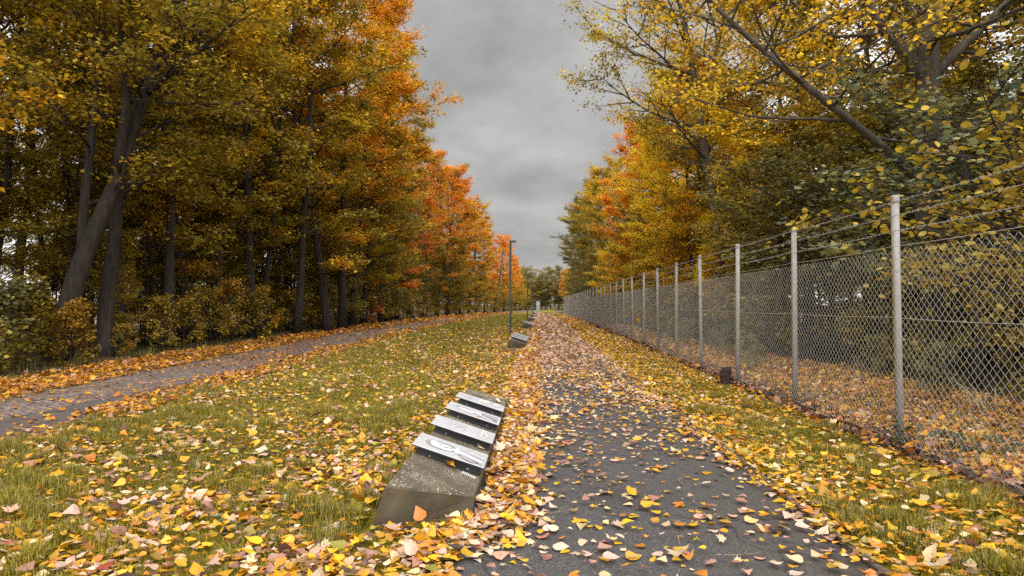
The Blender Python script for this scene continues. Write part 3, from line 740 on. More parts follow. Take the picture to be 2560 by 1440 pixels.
lone_leaf('fallen_leaf', on_block(.64, 3.84, .02), .09, .7, (.40,.24,.13), 'small tan leaf standing in the gap before the last plate', cup=2.0, tiltv=SL)
lone_leaf('fallen_leaf', on_block(.70, 4.66, .012), .12, -.25, (.80,.62,.48), 'thin pale leaf lying on the bare far end of the near plinth', cup=1.5, tiltv=SL)
q = W(1300, 1362, 1); q = W(1300, 1362, F * EYE / (1362 - 761)); lone_leaf('fallen_leaf', (q[0], q[1], .02), .105, 1.7, (.80,.46,.02), 'large bright yellow leaf standing on bare asphalt before the plinth', cup=-.4, tiltv=(0, -.55))
for (px_, py_, a, c_, lb) in ((1560, 1395, .3, (.66,.33,.03), 'folded golden leaf on dark asphalt at the bottom of the path'),
                          (1850, 1300, .2, (.74,.50,.20), 'broad cream-yellow leaf lying on brownish asphalt toward the grass verge'),
                          (1990, 1400, 2.6, (.78,.55,.33), 'pale leaf with an upright stem near the bottom right path edge')):
    d_ = F * EYE / (py_ - 761); lone_leaf('fallen_leaf', ((px_ - 1350) * d_ / F, d_, .022), .10, a, c_, lb, cup=.8, tiltv=(.1, -.25))
for i, (px_, py_, a, ln) in enumerate(((1330, 1290, .5, .35), (1250, 1190, 2.2, .28), (1800, 1385, .1, .22), (1700, 1210, 1.9, .18))):
    d_ = F * EYE / (py_ - 761); mb = MB(); q = random.Random(i)
    P = bend((0, 0, 0), (math.cos(a), math.sin(a), .02), ln, 6, 0, .12, q); P[:, 2] = np.abs(P[:, 2]) * .5
    mb.tube(P, np.linspace(.004, .002, 7), 5); mb.tube([P[3], P[3] + np.array([.05, .06, .02])], [.0025, .0015], 4)
    o = mb.build('twig', M_TWIG); o.location = ((px_ - 1350) * d_ / F, d_, .025)
    tag(o, ('thin forked twig among the leaf drift beside the plinth', 'small bare twig in the leaves at the plinth foot', 'short stick on the brownish asphalt near the bottom', 'fine twig on the asphalt midway to the verge')[i], 'twig')

# ------------------------------------------------------------------ lamp posts
def lamp(y, x, h, label):
    root = empty('street_lamp', (x, y, 0), 0, label, 'street lamp', 'slim lamp posts along the footpath')
    mb = MB(); mb.box((0, 0, h / 2 - .05), (.095, .095, h + .1), bev=.006); mb.build('pole', M_DARKMETAL, root)
    mb = MB(); mb.box((.155, 0, h - .045), (.215, .09, .09), bev=.006); hd = mb.build('lamp_head', M_DARKMETAL, root)
    mb = MB(); mb.box((.17, 0, h - .0925), (.15, .06, .004)); mb.build('lens', M_STICKER, hd)
    mb = MB(); mb.box((0, 0, .012), (.22, .22, .02), bev=.004); mb.build('base_plate', M_DARKMETAL, root)
    mb = MB(); mb.box((0, -.0495, .75), (.06, .004, .28)); mb.build('access_panel', M_BRACKET, root)
for i, (y, x, h) in enumerate(((31.3, -1.36, 4.40), (61.5, -1.13, 4.2), (91.5, -1.02, 4.2), (121.0, -1.3, 4.2))):
    lamp(y, x, h, ('nearest slim dark lamp post with short arm, behind the second plinth', 'second slim lamp post, before the orange trees', 'third slim lamp post, thin against the far wood', 'farthest slim lamp post, just left of the pale panel')[i])

root = empty('info_panel', (-.32, 111.0, 0), 0, 'tall pale blue-grey panel standing at the far end of the path', 'panel')
mb = MB(); mb.box((0, 0, 1.0), (.60, .16, 2.0), bev=.012); mb.build('slab', M_STELE, root)
mb = MB(); mb.box((0, 0, .03), (.78, .30, .06), bev=.01); mb.build('base', M_STONE, root)
mb = MB(); mb.box((0, -.084, 1.52), (.46, .008, .5)); mb.build('sign_face', M_PLATE, root)
mb = MB(); mb.box((0, 0, .36), (.12, .12, .76), bev=.012); mb.add([[-.075,-.075,.74],[.075,-.075,.74],[.075,.075,.74],[-.075,.075,.74],[0,0,.80]], [[0,3,2,1],[0,1,4],[1,2,4],[2,3,4],[3,0,4]])
o = mb.build('bollard', M_STONE); o.location = (2.25, 108, 0); tag(o, 'small pale bollard on the far grass right of the path end', 'bollard')
root = empty('stone_bench', (3.2, 110, 0), 0, 'low pale stone bench near the far end of the fence', 'bench')
mb = MB(); mb.box((0, 0, .30), (1.9, .5, .12), bev=.02); mb.build('seat', M_STONE, root)
for s in (-.6, .6):
    mb = MB(); mb.box((s, 0, .12), (.18, .42, .24), bev=.01); mb.build('leg', M_STONE, root)

# ------------------------------------------------------------------ chain-link fence
fence = empty('chain_link_fence', (FENCE_X, 0, 0), 0, 'long grey chain-link fence with barbed wire on round posts beside the footpath', 'fence')
BAY = 2.82; Y1 = 7.06; POSTS = [Y1 + BAY * i for i in range(-2, 35)]
pm = MB(); pm.tube([[0, 0, -.1], [0, 0, 1.3], [0, 0, 2.53]], .039, 16); pm = pm.mesh('post', M_POST, False)
for p in pm.polygons: p.use_smooth = len(p.vertices) == 4
cm_ = MB(); cm_.tube([[0, 0, 2.49], [0, 0, 2.545], [0, 0, 2.562]], [.0445, .0445, .033], 16); cm_ = cm_.mesh('post_cap', M_POST, False)
cl = MB(); NW = 60; pitch = BAY / NW; rowh = .042; HT = 2.03; nz = int((HT - .02) / rowh)
for i in range(NW):
    zz = .02 + np.arange(nz + 1) * rowh; side = ((np.arange(nz + 1) + i) % 2)
    yy = i * pitch + side * pitch * 1.06 - .03 * pitch
    P = np.stack([.0022 * np.where(side == 1, 1, -1) + .006 * np.sin(zz * 2.3 + .4) * math.sin(i * math.pi / NW) + rng.normal(0, .0008, nz + 1), yy + rng.normal(0, .0016, nz + 1), zz], 1)
    cl.tube(P, .0017, 5, False)
cl = cl.mesh('chain_link_mesh', M_WIRE, True)
for i, y in enumerate(POSTS):
    o = link(bpy.data.objects.new('post', pm), fence); o.location = (0, y, 0); o.rotation_euler = (rng.normal(0, .006), rng.normal(0, .006), rng.normal(0, .1))
    c = link(bpy.data.objects.new('post_cap', cm_), o)
    if i < len(POSTS) - 1:
        m = link(bpy.data.objects.new('chain_link_mesh', cl), fence); m.location = (-.048, y, 0)
def wire(name, z, r, barbs=False, x=-.05):
    mb = MB()
    for i in range(len(POSTS) - 1):
        a, b = POSTS[i], POSTS[i + 1]; k = 8 if i < 12 else 3
        t = np.linspace(0, 1, k + 1); sag = rng.uniform(.004, .02)
        P = np.stack([np.full(k + 1, x) + rng.normal(0, .002, k + 1), a + (b - a) * t, z - sag * 4 * t * (1 - t)], 1); P[0, 0] = P[-1, 0] = x; P[0, 2] = P[-1, 2] = z
        if barbs and i < 10:
            for ph in (0, math.pi):
                k2 = 90; t2 = np.linspace(0, 1, k2 + 1)
                Q = np.stack([np.interp(t2, t, P[:, 0]) + .0028 * np.cos(t2 * 130 + ph), a + (b - a) * t2, np.interp(t2, t, P[:, 2]) + .0028 * np.sin(t2 * 130 + ph)], 1)
                mb.tube(Q, r * .8, 4, False)
        else: mb.tube(P, r, 4, False)
        if barbs and i < 14:
            for q in np.arange(.05, BAY, .095):
                u = q / BAY; c = np.array([np.interp(u, t, P[:, 0]), a + q, np.interp(u, t, P[:, 2])])
                for s in range(2):
                    an = rng.uniform(0, 3.14); v = np.array([math.cos(an), rng.normal(0, .25), math.sin(an)]) * .017
                    mb.tube([c - v + [0, s * .006, 0], c + v + [0, s * .006, 0]], [.0012, .0012], 3, False)
    return mb.build(name, M_BARB if barbs else M_WIRE, fence)
for z in (2.49, 2.345, 2.19): wire('barbed_wire', z, .0021, True)
wire('tension_wire', 2.035, .0026); wire('tension_wire', 1.32, .0022, x=-.058); wire('tension_wire', .10, .0024)

# things on and by the fence
mb = MB(); mb.tube([[0, 0, 0], [.0, 0, .30]], .0035, 4); s = mb
o_ = empty('hanging_leaf', (3.50, 24.6, .92), 0, 'yellow leaf dangling on a thread in front of the fence', 'leaf')
s.build('thread', M_TWIG, o_)
mb = MB(); scatter(mb, T_oval(), np.array([[0, 0, .05]]), np.array([[.1, .1, -1.]]), norm(np.array([[.2, -1., .1]])), np.array([.15]), np.array([[.72,.36,.02]])); mb.build('leaf_blade', M_FALLEN, o_)
root = empty('tree_stump', (3.28, 12.2, 0), .3, 'dark charred stump standing against the foot of the fence', 'stump')
mb = MB(); P = np.array([[0, 0, -.05], [.01, 0, .08], [-.01, .01, .2], [.02, 0, .30], [.015, 0, .34]]); mb.tube(P, [.13, .10, .095, .085, .05], 9)
mb.tube([[.03, 0, .2], [.07, -.02, .31], [.09, -.02, .35]], [.04, .025, .01], 6); mb.tube([[-.05, -.02, .22], [-.08, -.03, .33]], [.035, .012], 6); mb.build('wood', M_STUMP, root)
for k, a in enumerate((.3, 2.2, 4.0)):
    mb = MB(); mb.tube([[.06 * math.cos(a), .06 * math.sin(a), .07], [.17 * math.cos(a), .17 * math.sin(a), .01], [.26 * math.cos(a), .26 * math.sin(a), -.03]], [.05, .03, .012], 6); mb.build('root', M_STUMP, root)

def sprig(name, loc, n, rad, size, cols, label, cat, tpl, stems=5, h=.2, droop=0):
    root = empty(name, loc, 0, label, cat)
    g = np.random.default_rng(len(label)); r = random.Random(len(label))
    st = MB(); lf = MB(); P = []
    for i in range(stems):
        a = r.uniform(0, 6.28); B = bend((r.gauss(0, rad * .15), r.gauss(0, rad * .15), -.01), (math.cos(a) * .7, math.sin(a) * .7, 1), h * r.uniform(.7, 1.2), 5, -.06, .15, r); st.tube(B, np.linspace(.005, .002, 6), 4, False)
        for k in range(n // stems):
            q, _ = along(B, r.uniform(.25, 1)); P.append(q + np.array([r.gauss(0, rad * .25), r.gauss(0, rad * .25), r.gauss(0, rad * .15)]))
    P = np.array(P); P[:, 2] = np.maximum(P[:, 2], .02); m = len(P); az = g.uniform(0, 6.28, m)
    scatter(lf, tpl, P, np.stack([np.cos(az), np.sin(az), g.normal(-.2, .3, m)], 1), norm(np.stack([g.normal(0, .4, m), g.normal(-.2, .4, m), np.ones(m)], 1)), size * g.uniform(.6, 1.2, m),
            np.array(cols)[g.integers(0, len(cols), m)] * g.uniform(.7, 1.2, (m, 1)))
    st.build('stems', M_TWIG, root); lf.build('leaves', M_GRASS, root)
sprig('ivy_plant', (3.66, 7.0, .0), 70, .16, .07, [(.07,.075,.025), (.10,.09,.03)], 'green ivy sprig growing up the foot of the nearest fence post', 'ivy', T_oval(), 6, .5)
sprig('clover_plant', (-1.98, 4.35, 0), 36, .12, .045, [(.06,.13,.06), (.09,.17,.08)], 'small clump of green clover among leaves left of the plinth', 'plant', T_oval(), 6, .08)
sprig('clover_plant', (-2.65, 6.4, 0), 30, .12, .045, [(.08,.14,.08), (.10,.16,.09)], 'small pale green clover clump farther back in the lawn', 'plant', T_oval(), 6, .07)
sprig('nettle_plant', (4.2, 6.6, 0), 90, .2, .07, [(.05,.075,.03), (.08,.10,.04)], 'low green nettles behind the fence at the right edge', 'plant', T_oval(), 9, .42)
# dry arching reeds behind the fence
root = empty('reed_clump', (5.9, 9.4, 0), 0, 'pale dry arching reed blades behind the near fence bay', 'reeds')
for k in range(14):
    r = random.Random(k); a = r.uniform(0, 6.28); mb = MB(); P = bend((r.gauss(0, .1), r.gauss(0, .1), 0), (math.cos(a) * .6, math.sin(a) * .6, 1), r.uniform(.6, 1.1), 9, -.17, .05, r)
    P[:, 2] = np.maximum(P[:, 2], .015); w = np.linspace(.011, .002, 10); wv = np.array([-math.sin(a), math.cos(a), 0])
    V = np.concatenate([P - wv * w[:, None], P + wv * w[:, None]]); mb.add(V, np.array([[i, i + 1, i + 11, i + 10] for i in range(9)])); mb.build('blade', M_REED, root)
# ------------------------------------------------------------------ trees: one mesh pair per kind
maple = [grow_tree(11, 19, .20, .20, 4.7, 27, 32000, .155), grow_tree(23, 19, .175, .24, 4.4, 25, 29000, .155, elev=(5, 60)), grow_tree(37, 19, .21, .16, 5.0, 29, 34000, .16, elev=(0, 55))]
high = grow_tree(29, 19, .2, .46, 4.4, 22, 22000, .15, elev=(12, 60))
under = [grow_tree(41, 8, .09, .10, 2.9, 20, 13000, .125, elev=(0, 45), sig=(.2, .07)), grow_tree(43, 8, .08, .05, 2.6, 20, 12500, .12, elev=(5, 60), sig=(.2, .08))]
bushp = [grow_tree(51 + i, 1.7 + .3 * i, .018, .02, 1.0, 15, 1500, .115, elev=(25, 80), sub=4, twig=2, sig=(.09, .08), tilt=.8, up=.02) for i in range(3)]
bare = grow_tree(61, 18, .16, .35, 3.0, 22, 1500, .14, elev=(45, 75), bare=.75, twig=5)
poplar = grow_tree(71, 22, .20, .30, 6.0, 32, 32000, .115, elev=(5, 60), sub=9, twig=5, sig=(.16, .13), tilt=.9, bark=M_BARK_MID, bare=.1)
GOLD = (.64, .40, .02); YEL = (.90, .63, .024); ORA = (.82, .335, .02); RED = (.74, .185, .025); OLI = (.33, .24, .026); TEAL = (.12, .175, .11); DK = (.14, .13, .04); BRO = (.42, .24, .03)
gA = 'trees of the wood left of the paved path'; gB = 'trees behind the chain-link fence'; gC = 'shrubs along the edge of the left wood'; gD = 'bushes behind the chain-link fence'; gE = 'trees closing the view at the far end'
rt = random.Random(5)
def vary(c, a, k=.10): return (c[0] * rt.uniform(1 - k, 1 + k), c[1] * rt.uniform(1 - k, 1 + k), c[2], a)

# the two near trunks on the left are grown along the trunks seen in the photograph
heroA = grow_tree(101, 19, .31, .52, 4.2, 18, 17000, .145, trunk=[(0,0,-.1),(.28,0,1.4),(.6,0,2.8),(1.0,0,3.6),(1.45,0,4.6),(1.85,.05,5.6),(2.3,.2,7.7),(2.75,.3,8.9),(3.1,.4,10.4),(3.5,.5,14),(3.8,.6,18.5)],
    extra=[([(.75,0,3.1),(.62,.1,3.9),(.74,.15,5.5),(.9,.2,7.4),(.96,.3,9.3),(1.2,.4,14)], .16, 9), ([(1.75,-.1,5.5),(2.2,-.3,7.2),(2.22,-.4,7.7),(2.1,-.45,8.6),(2.05,-.5,11),(2.2,-.6,14)], .14, 9), ([(2.5,.2,7.9),(3.1,.0,8.25),(3.8,-.2,8.7),(5.2,-.5,9.5),(6.2,-.7,10.3)], .10, 9)], elev=(0, 40))
plant(heroA, -12.4, 17.0, .88, 0, vary(GOLD, .68), 'big leaning forked maple with dark trunk at the left edge of the wood', gA, 'maple_tree')
heroB = grow_tree(102, 18, .225, .50, 4.0, 18, 16000, .145, trunk=[(0,0,-.1),(-.02,0,1.3),(.16,.05,3.0),(.28,.1,4.6),(.42,.15,7),(.52,.2,9),(.8,.3,18)], extra=[([(.0,0,.0),(-.12,.0,1.0),(.10,.05,2.2)], .12, 0)], elev=(0, 40))
plant(heroB, -12.05, 18.4, 1, 0, vary(GOLD, .66), 'upright maple with knotty trunk just right of the leaning one', gA, 'maple_tree')

words = ['near', 'mid', 'far']
def lab_left(y, c): return c
ROW1 = [(14.2,-13.6,3,.95,OLI,.55,'dark olive maple at the left picture edge, before the leaning trunk'),
 (22.2,-12.3,1,.95,GOLD,.60,'slender maple with thin black trunk right of the knotty one'),
 (25.5,-13.4,2,1.0,OLI,.55,'olive-gold maple with thick trunk behind the brown bramble bushes'),
 (28.7,-12.4,0,1.0,GOLD,.58,'gold maple with several thin stems left of the pale brown trunk'),
 (32.0,-11.6,1,1.0,GOLD,.50,'maple with bare pale brown lower trunk beside the path curve'),
 (34.6,-10.9,2,.93,GOLD,.52,'maple with slightly leaning grey trunk right of the pale brown one'),
 (38.5,-11.3,0,1.10,ORA,.30,'tallest orange maple with crown reaching out at the top of the left wood'),
 (42.5,-12.0,1,1.18,ORA,.22,'high orange maple just behind the tallest one'),
 (46.5,-12.2,2,.93,GOLD,.45,'broad gold maple below the tall orange crown'),
 (51.0,-12.0,0,.88,GOLD,.50,'gold-green maple whose branch tips jut farthest into the sky on the left'),
 (55.5,-12.6,1,.86,GOLD,.42,'gold maple behind the red shrub at the wood edge'),
 (60.5,-12.7,2,.86,RED,.36,'red-orange maple beside the bare twiggy tree tops'),
 (66.0,-12.8,0,.90,RED,.30,'reddest maple, midway along the left wood'),
 (72.0,-12.6,1,.90,ORA,.42,'orange maple following the reddest one along the wood'),
 (78.5,-12.0,2,.90,ORA,.45,'orange maple rising above dark lower foliage, left of the first lamp'),
 (85.5,-11.6,0,.92,ORA,.40,'rounded orange maple crown nearest the first lamp post on the left'),
 (93.0,-11.0,1,.90,ORA,.42,'orange maple directly left of the first lamp head'),
 (101.,-10.6,2,.88,GOLD,.40,'gold-orange maple whose lower leaves nearly touch the first lamp'),
 (110.,-10.4,0,.82,ORA,.25,'orange maple seen just behind the first lamp pole'),
 (120.,-9.8,1,.80,RED,.20,'red-orange maple between the first and second lamps'),
 (131.,-8.8,2,.76,ORA,.15,'bright orange maple left of the second lamp'),
 (143.,-7.6,0,.72,ORA,.12,'glowing orange maple behind the second lamp top'),
 (156.,-6.6,1,.62,ORA,.2,'small orange maple right of the second lamp'),
 (170.,-5.2,2,.55,ORA,.3,'last small orange maple of the left wood')]
for (y, x, k, s, c, a, lb) in ROW1:
    plant((maple + [high])[k], x, y, s, rt.uniform(0, 6.28), vary(c, a), lb, gA, 'maple_tree')
lbl2 = 'one of the trees deep inside the dark wood left of the paved path'
g2 = 'inner trees of the left wood'
for (x, y) in ((-19.5,16.5),(-17.2,20.2),(-16.2,25.5),(-21.5,27),(-16.4,29.5),(-17,34),(-24,35),(-16.2,38),(-21,39.5),(-16.6,43),(-22,47),(-16.5,48.5),(-17.3,54),(-23,57),(-17.2,60),(-18,67),(-17,74),(-18,83),(-16.5,92),(-16,104),(-15,118)):
    plant(maple[rt.randrange(3)], x, y, rt.uniform(.8, 1.02), rt.uniform(0, 6.28), vary(GOLD if y < 50 else (ORA if rt.random() < .6 else GOLD), rt.uniform(.45, .75)), lbl2, g2, 'maple_tree')
lbl3 = 'one of the thin leafy young trees filling the shade of the left wood'
g3 = 'young trees inside the left wood'
for (x, y) in ((-13,12.3),(-15.4,16),(-18,14.6),(-14.7,20.8),(-18.5,19.2),(-21,23),(-14.2,23.8),(-17.6,26),(-13.6,27.6),(-20,30),(-14.4,30.6),(-25,30),(-17,32),(-13.4,34.5),(-19.5,36),(-14.8,38),(-24,38),(-12.9,41),(-17.5,42),(-13.6,45.5),(-20,45),(-26,45),(-14.4,51),(-19,53),(-13.4,58),(-14,64),(-18,62),(-13.5,70),(-13.5,77),(-12.8,84),(-12.3,92),(-12,101),(-11.6,111),(-23.5,42),(-29,40),(-31,50),(-25,52),(-23,64)):
    plant(under[rt.randrange(2)], x, y, rt.uniform(.8, 1.15), rt.uniform(0, 6.28), vary((OLI, GOLD, OLI, BRO)[rt.randrange(4)], rt.uniform(.4, .8)), lbl3, g3, 'young_tree', sz=rt.uniform(.85, 1.25))
for (x, y, s, lb) in ((-14.5, 66, 1.02, 'bare twiggy tree top showing above the red-orange maples'), (-14, 73, 1.0, 'second bare twiggy top, right of the first above the left wood'), (-13, 86, .98, 'thin leafless tree behind the rounded orange crown'), (-13.2, 41, 1.25, 'nearly leafless tree with twigs poking out beside the tallest orange crown')):
    plant(bare, x, y, s, rt.uniform(0, 6.28), vary(ORA, .3), lb, gA, 'bare_tree')

for k, (x, y) in enumerate(((-13.2, 21), (-14.2, 24.4), (-12.9, 26.6), (-15.5, 22.5), (-13.4, 29.8), (-14.6, 33), (-12.6, 30.5), (-13.8, 36.5), (-15.2, 28), (-12.9, 39.5), (-16.2, 19.4), (-17.5, 23.5))):
    plant(bare, x, y, rt.uniform(.62, .9), rt.uniform(0, 6.28), vary(GOLD, .6), 'one of the thin dark sparsely leafed stems in the shade of the left wood', 'thin dark stems in the left wood', 'bare_tree', sz=rt.uniform(.8, 1.0))
# edge shrubs, left
bigbush = grow_tree(111, 3.0, .035, .03, 1.5, 26, 2600, .17, elev=(5, 65), sub=5, twig=3, sig=(.14, .1), tpl=T_maple(), tilt=.55)
plant(bigbush, -11.35, 13.3, .60, .3, (.085, .11, .06, .25), 'dark grey-green maple bush with large lobed leaves at the left picture edge', gC, 'maple_bush', 'shrub')
plant(bigbush, -11.6, 14.9, .55, 2.1, (.15, .125, .03, .4), 'olive maple bush in front of the leaning trunk base', gC, 'maple_bush', 'shrub')
plant(bigbush, -11.1, 15.7, .40, 4.1, (.36, .20, .03, .3), 'low yellowish maple seedling bush by the leaf bank', gC, 'maple_bush', 'shrub')
i = 0
SH = [(-12.1,16.9,.5,OLI,'low olive bush between the two near trunks'),(-11.5,18.4,.42,BRO,'low brownish bush in front of the knotty trunk'),(-11.4,20.1,.75,OLI,'olive bush right of the knotty trunk'),(-11.7,21.8,.85,BRO,'brown-leaved bush with dry stems at the wood edge'),
 (-11.7,23.8,.95,OLI,'olive bramble bush, left of a pale orange one'),(-11.8,25.6,1.05,BRO,'orange-tinged bramble bush at the wood edge'),(-11.9,27.6,1.0,OLI,'mid olive bramble bush before the thin stems'),(-12.2,29.6,1.05,GOLD,'golden bramble bush left of the pale brown trunk'),
 (-12.3,33.0,.95,OLI,'olive bush at the foot of the pale brown trunk'),(-12.0,36.4,.95,BRO,'brown bush right of the leaning grey trunk'),(-12.2,40.0,1.05,OLI,'dense olive bush before the tallest orange maple'),(-12.3,44.0,1.1,DK,'dark bush left of the red shrub'),
 (-11.9,48.2,1.0,(.38,.045,.03),'crimson red shrub standing out at the wood edge'),(-12.5,50.0,1.75,ORA,'tall orange shrub behind the crimson one'),(-12.4,53.4,1.2,DK,'dark green bush right of the crimson shrub'),(-12.6,57.5,1.3,TEAL,'blue-green bush in the shade of the gold maple'),
 (-12.6,62.,1.3,BRO,'brownish bush below the red-orange maple'),(-12.7,67,1.35,OLI,'olive bush below the reddest maple'),(-12.5,72.5,1.3,(.34,.12,.03),'rusty bush at the far wood edge'),(-12.3,79,1.4,OLI,'olive bush well down the left edge'),(-11.9,86,1.4,BRO,'brown bush left of the first lamp base'),(-11.3,94,1.5,OLI,'olive bush nearest the far path bend'),(-10.7,103,1.5,BRO,'brown bush at the far path bend'),(-10.2,114,1.5,OLI,'farthest olive bush by the paved path')]
for (x, y, s, c, lb) in SH:
    plant(bushp[i % 3], x, y, s * .86, rt.uniform(0, 6.28), vary(c, .35), lb, gC, 'shrub', 'shrub'); i += 1
for k in range(22):
    y = 19.5 + 2.3 * k; x = PL(y) - 3.1 - .8 * (k % 3) - .4
    plant(under[k % 2], x, y, rt.uniform(.22, .36), rt.uniform(0, 6.28), vary((OLI, BRO, DK)[k % 3], .55), 'one of the small leafy saplings growing along the edge of the left wood', 'small saplings along the left wood edge', 'sapling', 'sapling')
lbl4 = 'one of the low bushes in the shade under the left wood'
for k in range(34):
    y = rt.uniform(14, 60); x = -14.2 - abs(rt.gauss(0, 5)) - (y * .06)
    plant(bushp[k % 3], x, y, rt.uniform(.8, 1.6), rt.uniform(0, 6.28), vary((OLI, DK, BRO)[k % 3], .5), lbl4, 'low bushes under the left wood', 'shrub', 'shrub')

# ---- right side
big = grow_tree(121, 24, .33, .28, 5.0, 22, 19000, .10, trunk=[(0,0,-.1),(.02,0,6),(-.02,.05,12),(.05,.1,24)], bark=M_BARK_MID, sig=(.18, .14), tilt=.9, bare=.1,
  extra=[([(-.1,0,4.0),(-.9,-.5,4.5),(-2.1,-1.0,5.2),(-3.4,-1.5,5.95),(-4.4,-1.6,6.75),(-5.2,-1.7,7.5),(-6.4,-1.8,8.7)], .095, 18), ([(0,0,6.3),(-.6,-.1,7.0),(-1.3,-.2,7.8),(-2.4,-.3,9.4)], .17, 8), ([(0,0,6.3),(.8,-.1,7.1),(1.7,-.2,8.0),(2.8,-.3,9.4)], .12, 8)], elev=(0, 50))
plant(big, 8.4, 15.0, 1, 0, vary(YEL, .35), 'big grey-barked poplar with a long limb leaning out over the fence', gB, 'poplar_tree')
hazel = grow_tree(122, 2.5, .04, .50, 2.35, 26, 3600, .09, elev=(0, 38), sub=6, twig=4, sig=(.10, .07), tpl=T_oval(), tilt=.6, droop=.02)
plant(hazel, 6.1, 8.0, 1, .5, (.30, .21, .022, .45), 'hazel with big olive-yellow oval leaves leaning over the nearest fence post', gD, 'hazel_bush', 'shrub')
sap = grow_tree(123, 4.6, .06, .34, 3.0, 17, 3900, .125, elev=(-5, 35), sub=7, twig=4, sig=(.16, .05), tpl=T_maple(), tilt=.35)
plant(sap, 7.6, 12.2, 1, 1.0, (*TEAL, .12), 'blue-green maple sapling with flat leaf layers before the big poplar', gB, 'maple_sapling')
plant(sap, 6.5, 17.5, .95, 3.0, (.12, .14, .06, .3), 'green maple sapling with drooping layers beside the leaning poplar limb', gB, 'maple_sapling')
plant(sap, 11.4, 12.6, 1.0, 5.0, (.2, .17, .03, .3), 'olive maple sapling behind the hazel at the right picture edge', gB, 'maple_sapling')
RR = [(20.5,9.6,0,.72,DK,.5,'olive maple right of the leaning limb, deep in shade'),(23.5,8.3,1,.68,YEL,.35,'gold maple under the pale poplar branches'),
 (30.5,8.2,2,.64,YEL,.15,'bright yellow maple behind the fence under the poplar branches'),(34.5,7.3,0,.66,YEL,.10,'brightest yellow maple, in the middle of the right wood'),(39.0,7.3,1,.68,YEL,.14,'yellow maple left of the brightest one'),
 (43.5,7.2,2,.68,YEL,.25,'gold maple right of the orange tops'),(48.0,7.2,0,.66,ORA,.36,'orange-topped maple nearest the sky gap on the right'),(53.0,7.3,1,.77,ORA,.30,'second orange-topped maple holding the dark nest'),
 (58.5,7.2,2,.74,GOLD,.40,'gold maple left of the orange tops'),(64.5,7.1,0,.76,GOLD,.50,'orange-gold maple sloping down to the sky gap'),(71.0,7.0,1,.80,GOLD,.58,'gold-olive maple halfway along the right sky edge'),(78.,7.0,2,.80,OLI,.55,'olive maple low on the right sky edge'),
 (86.,6.7,0,.84,(.15,.14,.04),.45,'green-olive maple beside the far sky gap'),(94.,6.6,1,.82,(.10,.12,.065),.3,'blue-green tree leaning toward the far sky gap'),(103.,6.6,2,.80,(.11,.115,.05),.4,'dark green tree above the far fence end'),(113.,6.8,0,.76,OLI,.5,'olive tree at the very end of the fence')]
for (y, x, k, s, c, a, lb) in RR:
    plant(maple[k], x, y, s, rt.uniform(0, 6.28), vary(c, a), lb, gB, 'maple_tree')
plant(poplar, 7.2, 26.5, 1, 2.2, vary(YEL, .45), 'tall sparse yellow poplar with branches hanging into the sky on the right', gB, 'poplar_tree')
plant(poplar, 6.9, 33.0, .92, 5.3, vary(YEL, .4), 'second sparse yellow poplar close behind the one overhanging the path', gB, 'poplar_tree')
plant(poplar, 10.6, 27.5, 1, 4.4, vary(YEL, .4), 'pale-barked poplar between the big one and the sparse one', gB, 'poplar_tree')
plant(poplar, 12.2, 20, 1, .9, vary(GOLD, .5), 'poplar partly hidden behind the big grey trunk', gB, 'poplar_tree')
lbl5 = 'one of the trees deep behind the fence, mostly hidden by the front row'
for (x, y) in ((13,14),(12.5,23.5),(13,31),(12,36),(16,27),(12,43),(12,50),(12,58),(11.5,67),(11.5,77),(11,89),(11,101),(17,18),(16,38)):
    plant(maple[rt.randrange(3)], x, y, rt.uniform(.52, .66), rt.uniform(0, 6.28), vary((OLI, YEL)[rt.randrange(2)], .5), lbl5, 'inner trees behind the fence', 'maple_tree')
for k in range(28):
    y = 11.5 + 1.7 * k; x = (11.0 if y < 20 else 9.0) + 2.2 * (k % 3) + rt.uniform(-.5, .5)
    plant(under[k % 2], x, y, rt.uniform(.75, 1.05), rt.uniform(0, 6.28), vary((OLI, DK, GOLD, DK)[k % 4], .6), 'one of the dark leafy young trees standing well back behind the fence', 'young trees far behind the fence', 'young_tree')
for k in range(16):
    y = 15 + 2.6 * k; x = 15.5 + 2.5 * (k % 3) + y * .08
    plant(under[k % 2], x, y, rt.uniform(.9, 1.2), rt.uniform(0, 6.28), vary((OLI, DK)[k % 2], .6), 'one of the leafy trees at the back of the wood behind the fence', 'back trees behind the fence', 'young_tree')
for k in range(16):
    y = 7.2 + 1.5 * k; x = (5.9 if y < 14 else 4.9) + rt.uniform(-.7, .8)
    plant(bushp[k % 3], x, y, rt.uniform(.2, .36), rt.uniform(0, 6.28), vary(((.11, .13, .05), (.16, .15, .04), TEAL)[k % 3], .3), 'one of the low green weeds growing through the leaves behind the fence', 'low weeds behind the fence', 'weed_plant', 'weed')
lbl6 = 'one of the young leafy trees shading the ground behind the fence'
for (x, y) in ((9.4,9.9),(11.5,9.4),(9.8,13.9),(12.0,12.5),(8.6,15.6),(10.6,16.5),(7.2,19.5),(9.4,18.5),(7.0,22.8),(6.9,26),(8.2,28.5),(6.7,30.5),(6.8,34.5),(8.4,36.8),(6.6,39),(6.6,43.5),(6.5,48.5),(6.4,54),(6.3,60),(6.3,66),(6.2,73),(6.2,80),(6,88),(6,97),(5.9,106),(6.2,114),(6.6,121),(7,128),(8.5,117),(9,126)):
    plant(under[rt.randrange(2)], x, y, rt.uniform(.55, .8), rt.uniform(0, 6.28), vary((OLI, DK, TEAL, DK)[rt.randrange(4)] if y < 26 or y > 60 else (YEL, GOLD)[rt.randrange(2)], .3), lbl6, 'young trees behind the fence', 'young_tree')
lbl7 = 'one of the low dark bushes behind the fence'
